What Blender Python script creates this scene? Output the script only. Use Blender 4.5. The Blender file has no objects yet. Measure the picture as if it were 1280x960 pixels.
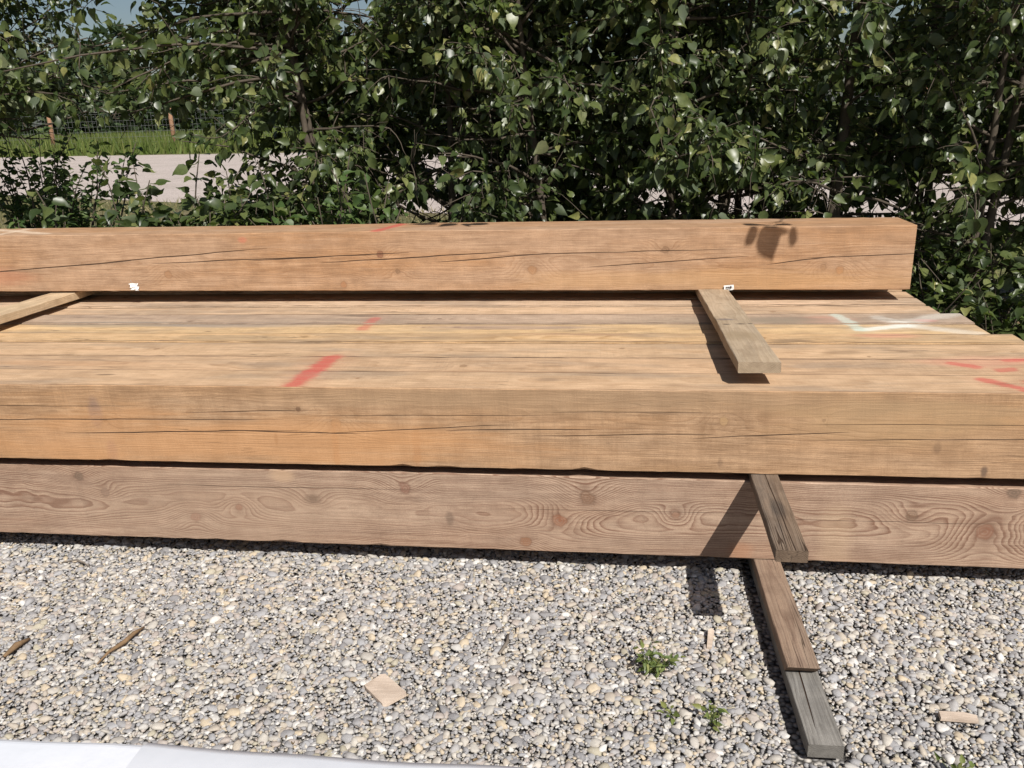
import bpy, bmesh, math, random
import numpy as np
from mathutils import Vector, Matrix

scene = bpy.context.scene
COL = scene.collection

# ------------------------------------------------------------------ camera
F_PX, PITCH, ROLL, YAW = 1068.88, 0.31047, -0.03196, -0.13215
CAM = Vector((0.0, -2.7737, 1.6334))
def camera_axes():
    c, s = math.cos(YAW), math.sin(YAW)
    fw = Vector((s*math.cos(PITCH), c*math.cos(PITCH), -math.sin(PITCH)))
    r = Vector((c, -s, 0)); u = r.cross(fw)
    r2 = math.cos(ROLL)*r + math.sin(ROLL)*u
    u2 = -math.sin(ROLL)*r + math.cos(ROLL)*u
    return r2, u2, fw
_r, _u, _f = camera_axes()
cam_data = bpy.data.cameras.new('camera')
cam_data.sensor_width = 36.0
cam_data.lens = 36.0*F_PX/1280.0
cam_data.clip_start = 0.05
cam_data.clip_end = 2000.0
cam = bpy.data.objects.new('camera', cam_data)
cam.matrix_world = Matrix(((_r.x, _u.x, -_f.x, CAM.x), (_r.y, _u.y, -_f.y, CAM.y), (_r.z, _u.z, -_f.z, CAM.z), (0, 0, 0, 1)))
COL.objects.link(cam)
scene.camera = cam

# ------------------------------------------------------------------ sky, sun, exposure
SUN_TRAVEL = Vector((-0.48, 0.80, -1.0)).normalized()
world = bpy.data.worlds.new('World'); scene.world = world
world.use_nodes = True
wn = world.node_tree
bg = wn.nodes['Background']
sky = wn.nodes.new('ShaderNodeTexSky'); sky.sky_type = 'NISHITA'; sky.sun_disc = False
sky.sun_elevation = math.asin(-SUN_TRAVEL.z)
sky.sun_rotation = math.atan2(-SUN_TRAVEL.x, -SUN_TRAVEL.y)
sky.air_density = 1.0; sky.dust_density = 1.5
wn.links.new(sky.outputs[0], bg.inputs[0])
bg.inputs[1].default_value = 0.052
sd = bpy.data.lights.new('sun', 'SUN'); sd.energy = 4.9; sd.angle = math.radians(0.5); sd.color = (1.0, 0.955, 0.895)
sun = bpy.data.objects.new('sun', sd); COL.objects.link(sun)
sun.rotation_euler = SUN_TRAVEL.to_track_quat('-Z', 'Y').to_euler()
sun.location = (5, -8, 10)
vs = scene.view_settings
vs.view_transform = 'Standard'; vs.look = 'None'; vs.gamma = 1.0; vs.use_curve_mapping = False
vs.exposure = 0.27

# ------------------------------------------------------------------ helpers: objects
def link(o):
    COL.objects.link(o); return o
def tag(o, label=None, cat=None, group=None, kind=None):
    if label: o['label'] = label
    if cat: o['category'] = cat
    if group: o['group'] = group
    if kind: o['kind'] = kind
    return o
def empty(name, loc):
    o = bpy.data.objects.new(name, None); o.location = loc; o.empty_display_size = 0.1
    return link(o)
def mesh_obj(name, verts, faces, mat, parent=None, loc=(0, 0, 0), smooth=False):
    me = bpy.data.meshes.new(name)
    if isinstance(verts, np.ndarray) and isinstance(faces, np.ndarray):
        nf, k = faces.shape
        me.vertices.add(len(verts)); me.vertices.foreach_set('co', verts.astype(np.float32).ravel())
        me.loops.add(nf*k); me.loops.foreach_set('vertex_index', faces.astype(np.int32).ravel())
        me.polygons.add(nf); me.polygons.foreach_set('loop_start', np.arange(0, nf*k, k, dtype=np.int32))
        me.polygons.foreach_set('loop_total', np.full(nf, k, dtype=np.int32))
        me.update(calc_edges=True)
    else:
        me.from_pydata([tuple(v) for v in verts], [], [tuple(f) for f in faces]); me.update()
    if smooth:
        me.polygons.foreach_set('use_smooth', np.ones(len(me.polygons), dtype=bool))
    mats = mat if isinstance(mat, (list, tuple)) else [mat]
    for m in mats: me.materials.append(m)
    o = bpy.data.objects.new(name, me); o.location = loc
    if parent: o.parent = parent
    return link(o)

# ------------------------------------------------------------------ helpers: nodes
class NB:
    def __init__(self, name):
        self.mat = bpy.data.materials.new(name); self.mat.use_nodes = True
        self.t = self.mat.node_tree; self.t.nodes.clear()
        self.out = self.t.nodes.new('ShaderNodeOutputMaterial')
    def n(self, kind): return self.t.nodes.new(kind)
    def put(self, sock, v):
        if hasattr(v, 'is_linked') or isinstance(v, bpy.types.NodeSocket): self.t.links.new(v, sock)
        elif isinstance(v, (tuple, list)):
            sock.default_value = tuple(v) + (1.0,) if len(v) == 3 and len(sock.default_value) == 4 else tuple(v)
        else: sock.default_value = v
    def m(self, op, a, b=None, c=None, clamp=False):
        n = self.n('ShaderNodeMath'); n.operation = op; n.use_clamp = clamp
        for i, v in enumerate((a, b, c)):
            if v is not None: self.put(n.inputs[i], v)
        return n.outputs[0]
    def add(self, *a):
        r = a[0]
        for b in a[1:]: r = self.m('ADD', r, b)
        return r
    def mul(self, a, b): return self.m('MULTIPLY', a, b)
    def sub(self, a, b): return self.m('SUBTRACT', a, b)
    def rng(self, v, a, b, c=0.0, d=1.0, smooth=False):
        n = self.n('ShaderNodeMapRange'); n.clamp = True
        if smooth: n.interpolation_type = 'SMOOTHSTEP'
        for i, x in enumerate((v, a, b, c, d)): self.put(n.inputs[i], x)
        return n.outputs[0]
    def mix(self, fac, a, b, mode='MIX'):
        n = self.n('ShaderNodeMix'); n.data_type = 'RGBA'; n.blend_type = mode; n.clamp_factor = True
        self.put(n.inputs[0], fac); self.put(n.inputs[6], a); self.put(n.inputs[7], b)
        return n.outputs[2]
    def vec(self, x, y, z):
        n = self.n('ShaderNodeCombineXYZ')
        for i, v in enumerate((x, y, z)): self.put(n.inputs[i], v)
        return n.outputs[0]
    def noise(self, v, scale=1.0, detail=2.0, rough=0.5, dist=0.0, color=False):
        n = self.n('ShaderNodeTexNoise')
        if v is not None: self.put(n.inputs['Vector'], v)
        n.inputs['Scale'].default_value = scale; n.inputs['Detail'].default_value = detail
        n.inputs['Roughness'].default_value = rough; n.inputs['Distortion'].default_value = dist
        return n.outputs[1 if color else 0]
    def voro(self, v, scale, feature='F1', out=0):
        n = self.n('ShaderNodeTexVoronoi'); n.feature = feature
        self.put(n.inputs['Vector'], v); n.inputs['Scale'].default_value = scale
        return n.outputs[out]
    def ramp(self, fac, stops, interp='LINEAR'):
        n = self.n('ShaderNodeValToRGB'); n.color_ramp.interpolation = interp
        e = n.color_ramp.elements
        while len(e) < len(stops): e.new(0.5)
        for i, (p, c) in enumerate(stops):
            e[i].position = p; e[i].color = (*c, 1.0)
        self.put(n.inputs[0], fac)
        return n.outputs[0]
    def coords(self, kind='Object'):
        if not hasattr(self, '_tc'): self._tc = self.n('ShaderNodeTexCoord')
        return self._tc.outputs[kind]
    def xyz(self, v):
        n = self.n('ShaderNodeSeparateXYZ'); self.put(n.inputs[0], v); return n.outputs
    def bump(self, h, strength, dist):
        n = self.n('ShaderNodeBump'); n.inputs['Strength'].default_value = strength; n.inputs['Distance'].default_value = dist
        self.put(n.inputs['Height'], h); return n.outputs[0]
    def principled(self, color, rough=0.7, normal=None, spec=0.5, trans=None):
        n = self.n('ShaderNodeBsdfPrincipled')
        self.put(n.inputs['Base Color'], color); self.put(n.inputs['Roughness'], rough)
        n.inputs['Specular IOR Level'].default_value = spec
        if normal is not None: self.put(n.inputs['Normal'], normal)
        return n.outputs[0]
    def finish(self, shader):
        self.t.links.new(shader, self.out.inputs[0]); return self.mat

# ------------------------------------------------------------------ wood
def wood(name, seed, early, late, ring=0.006, contrast=0.5, pith=(0.10, 0.15), wander=(0.04, 0.05), knots=(), cracks=(),
         paints=(), stains=(), marks=(), tint=None, grey=(0.2, (0.34, 0.30, 0.26)), saw=0.12, rough=0.75, fine=0.25, bump=0.5, face='front', checks=0.0, wfreq=0.55, specks=0.25, mottle=0.45, drip=0.35, edges=None, patch=0.0):
    """Sawn timber: growth rings about a wandering pith, knots that push the rings aside, drying cracks, paint strokes.
    knots (u, v, radius, strength, colour or None); cracks (u0, v0, u1, v1, width); paints (u0, v0, u1, v1, half width, colour, opacity)
    stains (u, v, ru, rv, colour, opacity). u is along the timber, v is up the front face or across the top."""
    b = NB(name)
    X, Y, Z = b.xyz(b.coords('Object'))
    nx, ny, nz = b.xyz(b.coords('Normal'))
    on_front = b.rng(b.m('ABSOLUTE', ny), 0.55, 0.7)
    on_top = b.rng(nz, 0.55, 0.7)
    sx = b.add(X, seed*17.31)
    # low-frequency wander of the pith along the length
    n1 = b.noise(b.vec(b.mul(sx, wfreq), seed*3.7, 0.0), 1.0, 2.0)
    n2 = b.noise(b.vec(b.mul(sx, wfreq*1.3), seed*5.1, 9.0), 1.0, 2.0)
    dy = b.sub(Y, b.add(pith[0], b.mul(b.sub(n1, 0.5), 2*wander[0])))
    dz = b.sub(Z, b.add(pith[1], b.mul(b.sub(n2, 0.5), 2*wander[1])))
    r = b.m('SQRT', b.add(b.mul(dy, dy), b.mul(dz, dz)))
    # small waviness
    w = b.noise(b.vec(b.mul(sx, 3.0), b.mul(Y, 14.0), b.mul(Z, 14.0)), 1.0, 2.0)
    r = b.add(r, b.mul(b.sub(w, 0.5), 0.016))
    V = Z if face == 'front' else Y
    on = on_front if face == 'front' else on_top
    core = None
    for (ku, kv, kr, ks, kc) in knots:
        du = b.mul(b.sub(X, ku), 1.0/(kr*1.9)); dv = b.mul(b.sub(V, kv), 1.0/(kr*1.15))
        d2 = b.add(b.mul(du, du), b.mul(dv, dv))
        g = b.m('EXPONENT', b.mul(d2, -0.55))
        r = b.add(r, b.mul(g, kr*0.75*ks))
        du2 = b.sub(X, ku); dv2 = b.sub(V, kv)
        d = b.m('SQRT', b.add(b.mul(du2, du2), b.mul(dv2, dv2)))
        ang = b.noise(b.vec(b.mul(du2, 0.7/kr), ku*7.3, b.mul(dv2, 0.7/kr)), 1.0, 2.0, 0.6)
        d = b.add(d, b.mul(b.sub(ang, 0.5), kr*1.1))
        c = b.mul(b.rng(d, kr*0.62, kr*0.42, smooth=True), on)
        rimk = b.mul(b.rng(b.m('ABSOLUTE', b.sub(d, kr*0.56)), kr*0.16, 0.0), on)
        c = b.mul(c, b.add(0.55, b.mul(b.m('SINE', b.mul(d, 30.0/kr)), 0.22), b.mul(b.sub(ang, 0.5), 0.9)))
        core = (core or []) + [(c, kc or tuple(0.55*x for x in late), b.rng(d, kr*1.25, kr*0.35), rimk)]
    ph = b.mul(r, 1.0/ring)
    fr = b.m('FRACT', ph)
    band = b.m('POWER', fr, 2.2)
    band = b.mul(band, b.rng(fr, 1.0, 0.88))
    vary = b.noise(b.vec(b.mul(sx, 0.6), b.mul(ph, 0.35), 4.0), 1.0, 1.0)
    band = b.mul(band, b.rng(vary, 0.3, 0.75, 0.35, 1.5))
    col = b.mix(b.mul(band, contrast*1.8), early, late)
    # broad colour drift along and across
    dr = b.noise(b.vec(b.mul(sx, 0.9), b.mul(Y, 5.0), b.mul(Z, 5.0)), 1.0, 3.0, 0.55)
    if tint: col = b.mix(b.rng(dr, 0.42, 0.62), col, tint, 'MULTIPLY')
    gn = b.noise(b.vec(b.mul(sx, 1.6), b.add(b.mul(Y, 11.0), 3.0), b.mul(Z, 11.0)), 1.0, 4.0, 0.6)
    col = b.mix(b.mul(b.rng(gn, 0.45, 0.72), grey[0]), col, grey[1])
    # fine fibre streaks
    fib = b.noise(b.vec(b.mul(sx, 7.0), b.mul(Y, 260.0), b.mul(Z, 260.0)), 1.0, 3.0, 0.6)
    col = b.mix(b.mul(b.rng(fib, 0.4, 0.72), fine), col, tuple(0.5*x for x in late))
    fib2 = b.noise(b.vec(b.mul(sx, 2.2), b.mul(Y, 90.0), b.mul(Z, 90.0)), 1.0, 3.0, 0.6)
    col = b.mix(b.mul(b.rng(fib2, 0.5, 0.72), fine*0.9), col, tuple(min(1, 1.25*x) for x in early))
    # saw marks across the grain
    sw = b.noise(b.vec(b.mul(b.add(sx, b.mul(V, 0.06)), 120.0), b.mul(Y, 4.0), b.mul(Z, 4.0)), 1.0, 2.0, 0.7)
    swm = b.noise(b.vec(b.mul(sx, 1.1), b.mul(Y, 3.0), b.mul(Z, 3.0)), 1.0, 2.0)
    col = b.mix(b.mul(b.mul(b.rng(sw, 0.42, 0.66), saw), b.rng(swm, 0.35, 0.6)), col, tuple(0.5*x for x in early))
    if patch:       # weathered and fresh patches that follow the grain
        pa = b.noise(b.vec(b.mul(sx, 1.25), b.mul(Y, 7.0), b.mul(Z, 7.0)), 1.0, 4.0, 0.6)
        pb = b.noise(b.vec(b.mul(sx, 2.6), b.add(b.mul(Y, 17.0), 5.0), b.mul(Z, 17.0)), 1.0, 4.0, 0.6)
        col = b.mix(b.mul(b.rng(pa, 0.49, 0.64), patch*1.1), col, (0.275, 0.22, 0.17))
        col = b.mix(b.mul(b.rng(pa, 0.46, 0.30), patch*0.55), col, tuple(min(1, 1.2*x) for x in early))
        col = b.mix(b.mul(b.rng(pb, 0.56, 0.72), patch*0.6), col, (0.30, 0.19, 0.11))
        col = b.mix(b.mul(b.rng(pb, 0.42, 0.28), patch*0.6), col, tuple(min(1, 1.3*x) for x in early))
    if edges:       # grime plus painted gap shade along the two long arrises, darkening the seams
        ed = b.m('MINIMUM', b.m('ABSOLUTE', Y), b.m('ABSOLUTE', b.sub(edges, Y)))
        en0 = b.noise(b.vec(b.mul(sx, 2.3), b.mul(Y, 3.0), 1.0), 1.0, 4.0, 0.65)
        ew = b.rng(en0, 0.28, 0.62, 0.0050, 0.0115)
        col = b.mix(b.mul(b.mul(b.rng(b.m('DIVIDE', ed, ew), 1.0, 0.5), 0.9), on_top), col, (0.085, 0.055, 0.035))
        fr_ = b.rng(Z, 0.298, 0.285)
    # handling dirt: blotches, drips down the face, fuzz of the rough sawn surface
    mo = b.noise(b.vec(b.mul(sx, 9.0), b.mul(Y, 16.0), b.mul(Z, 16.0)), 1.0, 4.0, 0.62)
    col = b.mix(b.mul(b.rng(mo, 0.46, 0.68), mottle), col, tuple(0.62*x for x in late))
    col = b.mix(b.mul(b.rng(mo, 0.44, 0.30), mottle*0.6), col, tuple(min(1, 1.22*x) for x in early))
    vr = b.noise(b.vec(b.mul(sx, 16.0), b.mul(Y, 1.5), b.mul(Z, 2.0)), 1.0, 4.0, 0.65)
    col = b.mix(b.mul(b.mul(b.rng(vr, 0.5, 0.68), drip), on_front), col, tuple(0.66*x for x in late))
    fz = b.noise(b.vec(b.mul(sx, 300.0), b.mul(Y, 500.0), b.mul(Z, 500.0)), 1.0, 2.0, 0.7)
    col = b.mix(b.rng(fz, 0.35, 0.7, 0.0, 0.34), col, tuple(0.5*x for x in late))
    # small dark specks and torn fibres
    sp = b.noise(b.vec(b.mul(sx, 28.0), b.mul(Y, 150.0), b.mul(Z, 150.0)), 1.0, 2.0, 0.5)
    spm = b.noise(b.vec(b.mul(sx, 3.0), b.mul(Y, 12.0), b.add(b.mul(Z, 12.0), 7.0)), 1.0, 2.0, 0.5)
    col = b.mix(b.mul(b.mul(b.rng(sp, 0.62, 0.74), specks), b.rng(spm, 0.48, 0.62)), col, (0.10, 0.07, 0.045))
    if core:
        for c, kc, halo, rimk in core:
            col = b.mix(b.mul(b.mul(halo, on), 0.35), col, tuple(0.75*x for x in late))
            col = b.mix(c, col, kc)
            col = b.mix(b.mul(rimk, 0.30), col, tuple(0.45*x for x in kc))
    for (u, v, ru, rv, sc, op) in stains:
        du = b.mul(b.sub(X, u), 1.0/ru); dv = b.mul(b.sub(V, v), 1.0/rv)
        d = b.m('SQRT', b.add(b.mul(du, du), b.mul(dv, dv)))
        d = b.add(d, b.mul(b.sub(gn, 0.5), 1.4), b.mul(b.sub(fib2, 0.5), 0.5))
        col = b.mix(b.mul(b.mul(b.rng(d, 1.1, 0.35, smooth=True), on), op), col, sc)
    for (u0, v0, u1, v1, hw, pc, op) in paints:
        ex, ey = u1-u0, v1-v0; L2 = ex*ex+ey*ey
        pu = b.sub(X, u0); pv = b.sub(Y, v0)
        t = b.m('MULTIPLY', b.add(b.mul(pu, ex), b.mul(pv, ey)), 1.0/L2, clamp=True)
        qx = b.sub(pu, b.mul(t, ex)); qy = b.sub(pv, b.mul(t, ey))
        d = b.m('SQRT', b.add(b.mul(qx, qx), b.mul(qy, qy)))
        d = b.add(d, b.mul(b.sub(fib2, 0.5), hw*1.3), b.mul(b.sub(sp, 0.5), hw*0.8), b.mul(b.sub(mo, 0.5), hw*1.2))
        mk = b.mul(b.rng(d, hw*1.35, hw*0.45, smooth=True), op)
        mk = b.mul(b.mul(mk, b.rng(fib, 0.72, 0.5, 0.35, 1.0)), b.rng(fz, 0.66, 0.42, 0.5, 1.0))
        halo = b.mul(b.mul(b.rng(d, hw*3.2, hw*0.8), b.rng(fz, 0.50, 0.62)), 0.30*op)     # overspray speckle
        col = b.mix(b.mul(b.m('MAXIMUM', mk, halo), on_top), col, pc)
    crack_h = None
    for (u0, v0, u1, v1, cw) in cracks:
        e_ = 0.22*(u1-u0); s_ = (v1-v0)/(u1-u0); u0, v0, u1, v1 = u0-e_, v0-e_*s_, u1+e_, v1+e_*s_
        t = b.rng(X, u0, u1)
        vc = b.add(v0, b.mul(t, v1-v0), b.mul(b.sub(w, 0.5), 0.012), b.mul(b.sub(n1, 0.5), 0.004))
        d = b.m('ABSOLUTE', b.sub(V, vc))
        taper = b.mul(b.m('SQRT', b.mul(t, b.sub(1.0, t))), 2.1*cw)
        mk = b.rng(b.m('DIVIDE', d, b.m('MAXIMUM', taper, 1e-5)), 1.0, 0.45)
        mk = b.mul(mk, on)
        mk = b.mul(mk, b.rng(fib2, 0.25, 0.45, 0.7, 1.0))
        crack_h = mk if crack_h is None else b.m('MAXIMUM', crack_h, mk)
    if checks:
        ck = b.noise(b.vec(b.mul(sx, 0.9), b.mul(Y, 46.0), b.add(b.mul(Z, 46.0), 2.0)), 1.0, 2.0, 0.5)
        ckm = b.noise(b.vec(b.mul(sx, 1.4), b.mul(Y, 5.0), b.add(b.mul(Z, 5.0), 5.0)), 1.0, 1.0, 0.5)
        line = b.mul(b.rng(b.m('ABSOLUTE', b.sub(ck, 0.5)), 0.012, 0.003), b.rng(ckm, 0.5, 0.62))
        line = b.mul(line, checks)
        crack_h = line if crack_h is None else b.m('MAXIMUM', crack_h, line)
    if crack_h is not None:
        col = b.mix(crack_h, col, (0.045, 0.026, 0.016))
    # end grain rings
    on_end = b.rng(b.m('ABSOLUTE', nx), 0.55, 0.7)
    er = b.m('SINE', b.mul(r, 1300.0))
    ecol = b.mix(b.rng(er, -1, 1, 0.1, 0.6), tuple(0.85*x for x in early), tuple(0.7*x for x in late))
    en = b.noise(b.coords('Object'), 40.0, 4.0, 0.6)
    ecol = b.mix(b.rng(en, 0.35, 0.75, 0.0, 0.55), ecol, tuple(0.5*x for x in late))
    col = b.mix(on_end, col, ecol)
    h = b.add(b.mul(fz, 0.35), b.mul(fib, 0.5), b.mul(fib2, 0.35), b.mul(sw, saw*2.0), b.mul(band, 0.3))
    if crack_h is not None: h = b.sub(h, b.mul(crack_h, 2.5))
    return b.finish(b.principled(col, rough, b.bump(h, bump, 0.0028), 0.25))

def timber(name, length, width, height, mat, loc, rng, parent=None, nseg=90, wob=0.0012, chip=0.0, bev=0.003, x0=0.0, rot=None, chips=()):
    """A sawn stick along X from x0: bevelled rectangle section, uneven arrises, chipped lower edge. Origin at its lower front edge."""
    xs = np.linspace(x0, x0+length, nseg+1)
    e = bev
    sec = [(e, 0), (width-e, 0), (width, e), (width, height-e), (width-e, height), (e, height), (0, height-e), (0, e)]
    V, Fc = [], []
    walk = np.cumsum(rng.normal(0, 1, (len(xs), 4)), axis=0); walk -= np.linspace(0, 1, len(xs))[:, None]*walk[-1]
    walk = walk/ max(1e-6, np.abs(walk).max())*wob*2.0
    for i, x in enumerate(xs):
        for k, (yy, zz) in enumerate(sec):
            j = rng.normal(0, wob*0.35, 2)
            dy = j[0] + (walk[i, 0] if yy < width/2 else walk[i, 1]); dz = j[1] + (walk[i, 2] if zz < height/2 else walk[i, 3])
            if chip and k in (0, 7) and rng.random() < 0.10:
                if k == 0: dy += rng.uniform(0, chip)
                else: dz += rng.uniform(0, chip)
            V.append([x, yy+dy, zz+dz])
    for (cx, cw, ch) in chips:      # torn bits out of the lower front arris
        for i, x in enumerate(xs):
            if abs(x-cx) < cw:
                a = ch*(1-abs(x-cx)/cw)
                V[i*8+7][2] += a; V[i*8+0][1] += a*0.8
    n = 8
    for i in range(nseg):
        for k in range(n):
            k2 = (k+1) % n
            Fc.append((i*n+k, i*n+k2, (i+1)*n+k2, (i+1)*n+k))
    Fc.append(tuple(reversed(range(n))))
    Fc.append(tuple(nseg*n+k for k in range(n)))
    o = mesh_obj(name, V, Fc, mat, parent, loc)
    if rot: o.rotation_euler = rot
    return o

# ------------------------------------------------------------------ ground, yard, road
def ground_mat():
    b = NB('dry_grass_ground'); P = b.coords('Object')
    n1 = b.noise(P, 0.35, 5, 0.6); n2 = b.noise(P, 6.0, 4, 0.7); n3 = b.noise(P, 40.0, 3, 0.7)
    x, y, z = b.xyz(P)
    far = b.rng(b.add(y, b.mul(b.sub(n1, 0.5), 9.0)), 38.0, 48.0)
    dry = b.ramp(n2, [(0.3, (0.11, 0.095, 0.05)), (0.5, (0.20, 0.17, 0.095)), (0.7, (0.27, 0.23, 0.14))])
    grn = b.ramp(n2, [(0.3, (0.06, 0.095, 0.02)), (0.55, (0.12, 0.17, 0.04)), (0.75, (0.20, 0.22, 0.08))])
    near = b.mix(b.rng(n1, 0.40, 0.62, 0.0, 0.55), dry, grn)
    col = b.mix(far, near, grn)
    col = b.mix(b.rng(n3, 0.35, 0.7, 0.0, 0.5), col, (0.05, 0.045, 0.025))
    return b.finish(b.principled(col, 0.95, b.bump(b.add(n3, b.mul(n2, 2.0)), 0.8, 0.03), 0.1))
def yard_mat():
    b = NB('gravel_bed'); P = b.coords('Object')
    vc = b.voro(P, 62.0, 'F1', 1); vd = b.voro(P, 62.0, 'F1', 0)
    r, g, bl = b.xyz(vc)
    col = b.ramp(r, [(0.0, (0.18, 0.18, 0.18)), (0.3, (0.31, 0.30, 0.29)), (0.6, (0.41, 0.385, 0.35)), (0.85, (0.50, 0.46, 0.41)), (1.0, (0.6, 0.57, 0.53))])
    col = b.mix(b.rng(vd, 0.35, 0.75), col, (0.05, 0.047, 0.043))
    return b.finish(b.principled(col, 0.9, b.bump(b.m('MULTIPLY', vd, -1.0), 1.0, 0.012), 0.2))
def road_mat():
    b = NB('pale_gravel_road'); P = b.coords('Object')
    n = b.noise(P, 0.5, 5, 0.65); n2 = b.noise(P, 18.0, 4, 0.7)
    col = b.ramp(n2, [(0.25, (0.30, 0.255, 0.23)), (0.5, (0.44, 0.38, 0.345)), (0.75, (0.54, 0.475, 0.44))])
    col = b.mix(b.rng(n, 0.45, 0.7, 0.0, 0.35), col, (0.25, 0.22, 0.18))
    return b.finish(b.principled(col, 0.95, b.bump(n2, 0.5, 0.02), 0.1))
def litter_mat():
    b = NB('leaf_litter_soil'); P = b.coords('Object')
    vc = b.voro(P, 45.0, 'F1', 1); r, g, bl = b.xyz(vc); n = b.noise(P, 5.0, 4, 0.7)
    col = b.ramp(r, [(0.0, (0.05, 0.04, 0.03)), (0.4, (0.12, 0.095, 0.065)), (0.75, (0.21, 0.17, 0.12)), (1.0, (0.30, 0.27, 0.22))])
    col = b.mix(b.rng(n, 0.5, 0.65, 0.0, 0.55), col, (0.07, 0.10, 0.03))
    return b.finish(b.principled(col, 0.95, b.bump(b.add(r, n), 1.0, 0.02), 0.1))
def sheet(name, pts, z, mat, label=None):
    o = mesh_obj(name, [(x, y, z) for x, y in pts], [tuple(range(len(pts)))], mat)
    return tag(o, kind='structure')
G = 700.0
sheet('ground', [(-G, -60), (G, -60), (G, G), (-G, G)], -0.040, ground_mat())
sheet('gravel_yard', [(-14, -9), (14, -9), (14, 3.1), (6, 3.25), (3, 3.15), (0, 3.0), (-4, 3.1), (-14, 3.0)], -0.022, yard_mat())
sheet('hedge_soil', [(-14, 2.95), (-4, 3.05), (0, 2.95), (3, 3.1), (6, 3.2), (14, 3.05), (14, 5.6), (6, 5.3), (1, 5.5), (-4, 5.2), (-14, 5.5)], -0.030, litter_mat())
sheet('gravel_road', [(-120, 62), (-60, 37.5), (-30, 24.5), (-13, 16.4), (-5, 12.7), (4, 9.0), (16, 5.6), (60, 3.0), (120, 2.0), (120, 26), (30, 31), (-10, 37), (-34, 42.5), (-120, 62.0)][1:13] , -0.034, road_mat())

# ------------------------------------------------------------------ gravel stones (nobody could count them)
rs = np.random.default_rng(5)
def pebble_protos(k, sub=1):
    out = []
    for i in range(k):
        bm = bmesh.new(); bmesh.ops.create_icosphere(bm, subdivisions=sub, radius=1.0)
        v = np.array([tuple(x.co) for x in bm.verts]); f = np.array([[x.index for x in q.verts] for q in bm.faces])
        bm.free()
        # squared-off, river-worn lumps
        ax = rs.normal(0, 1, (9, 3)); ax /= np.linalg.norm(ax, axis=1)[:, None]
        s = np.ones(len(v))
        for a in ax:
            d = v @ a; lim = rs.uniform(0.42, 0.80)
            s = np.minimum(s, np.where(d > lim, lim/np.maximum(d, 1e-6), 1.0))
        v = v*s[:, None]*(1+rs.normal(0, 0.035, len(v)))[:, None]
        v = v*np.array([1.0, rs.uniform(0.62, 0.95), rs.uniform(0.30, 0.60)])
        out.append((v, f))
    return out
def rotmats(n, tilt):
    yaw = rs.uniform(0, 2*math.pi, n); ta = rs.uniform(0, 2*math.pi, n); ti = np.abs(rs.normal(0, tilt, n))
    cy, sy = np.cos(yaw), np.sin(yaw); Z = np.zeros(n); O = np.ones(n)
    Rz = np.stack([np.stack([cy, -sy, Z], -1), np.stack([sy, cy, Z], -1), np.stack([Z, Z, O], -1)], 1)
    kx, ky = np.cos(ta), np.sin(ta); c, s = np.cos(ti), np.sin(ti); C = 1-c
    Rt = np.stack([np.stack([c+kx*kx*C, kx*ky*C, ky*s], -1), np.stack([kx*ky*C, c+ky*ky*C, -kx*s], -1), np.stack([-ky*s, kx*s, c], -1)], 1)
    return Rt @ Rz
def scatter(pts, sizes, z, protos, tilt=0.45):
    which = rs.integers(0, len(protos), len(pts)); R = rotmats(len(pts), tilt)
    VV, FF, off = [], [], 0
    for k, (v, f) in enumerate(protos):
        idx = np.where(which == k)[0]
        if not len(idx): continue
        w = np.einsum('nij,vj->nvi', R[idx], v)*sizes[idx, None, None]
        w[:, :, 0] += pts[idx, 0, None]; w[:, :, 1] += pts[idx, 1, None]; w[:, :, 2] += z[idx, None]
        VV.append(w.reshape(-1, 3))
        FF.append((f[None] + (off + np.arange(len(idx))*len(v))[:, None, None]).reshape(-1, 3)); off += len(idx)*len(v)
    return np.concatenate(VV), np.concatenate(FF)
BOARDS = [(0.455, 0.60, -0.885, 0.6)]
def jitter_grid(x0, x1, y0, y1, s):
    xs = np.arange(x0, x1, s); ys = np.arange(y0, y1, s*0.9)
    g = np.stack(np.meshgrid(xs, ys), -1).reshape(-1, 2)
    return g + rs.uniform(-0.5, 0.5, g.shape)*s
def keep(p, m):
    k = np.ones(len(p), bool)
    for a, b_, c, d in BOARDS: k &= ~((p[:, 0] > a-m) & (p[:, 0] < b_+m) & (p[:, 1] > c-m) & (p[:, 1] < d))
    return p[k]
def stone_mat():
    b = NB('river_stones')
    g = b.n('ShaderNodeNewGeometry'); rnd = g.outputs['Random Per Island']
    P = b.coords('Object')
    col = b.ramp(rnd, [(0.0, (0.20, 0.20, 0.215)), (0.08, (0.30, 0.30, 0.315)), (0.22, (0.385, 0.375, 0.375)), (0.34, (0.46, 0.43, 0.385)), (0.44, (0.345, 0.35, 0.37)),
                        (0.53, (0.47, 0.41, 0.335)), (0.62, (0.55, 0.51, 0.45)), (0.69, (0.42, 0.365, 0.33)), (0.77, (0.51, 0.495, 0.47)), (0.84, (0.56, 0.46, 0.325)), (0.90, (0.43, 0.39, 0.29)), (0.94, (0.68, 0.66, 0.63))], 'CONSTANT')
    col = b.mix(0.10, col, (0.26, 0.225, 0.18))
    n = b.noise(P, 120.0, 4, 0.65); n2 = b.noise(P, 420.0, 2, 0.6)
    col = b.mix(b.rng(n, 0.35, 0.7, 0.0, 0.4), col, (0.24, 0.225, 0.205))
    col = b.mix(b.rng(n2, 0.5, 0.75, 0.0, 0.3), col, (0.62, 0.60, 0.56))
    return b.finish(b.principled(col, 0.78, b.bump(b.add(n, n2), 0.35, 0.002), 0.3))
M_STONE = stone_mat()
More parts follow.
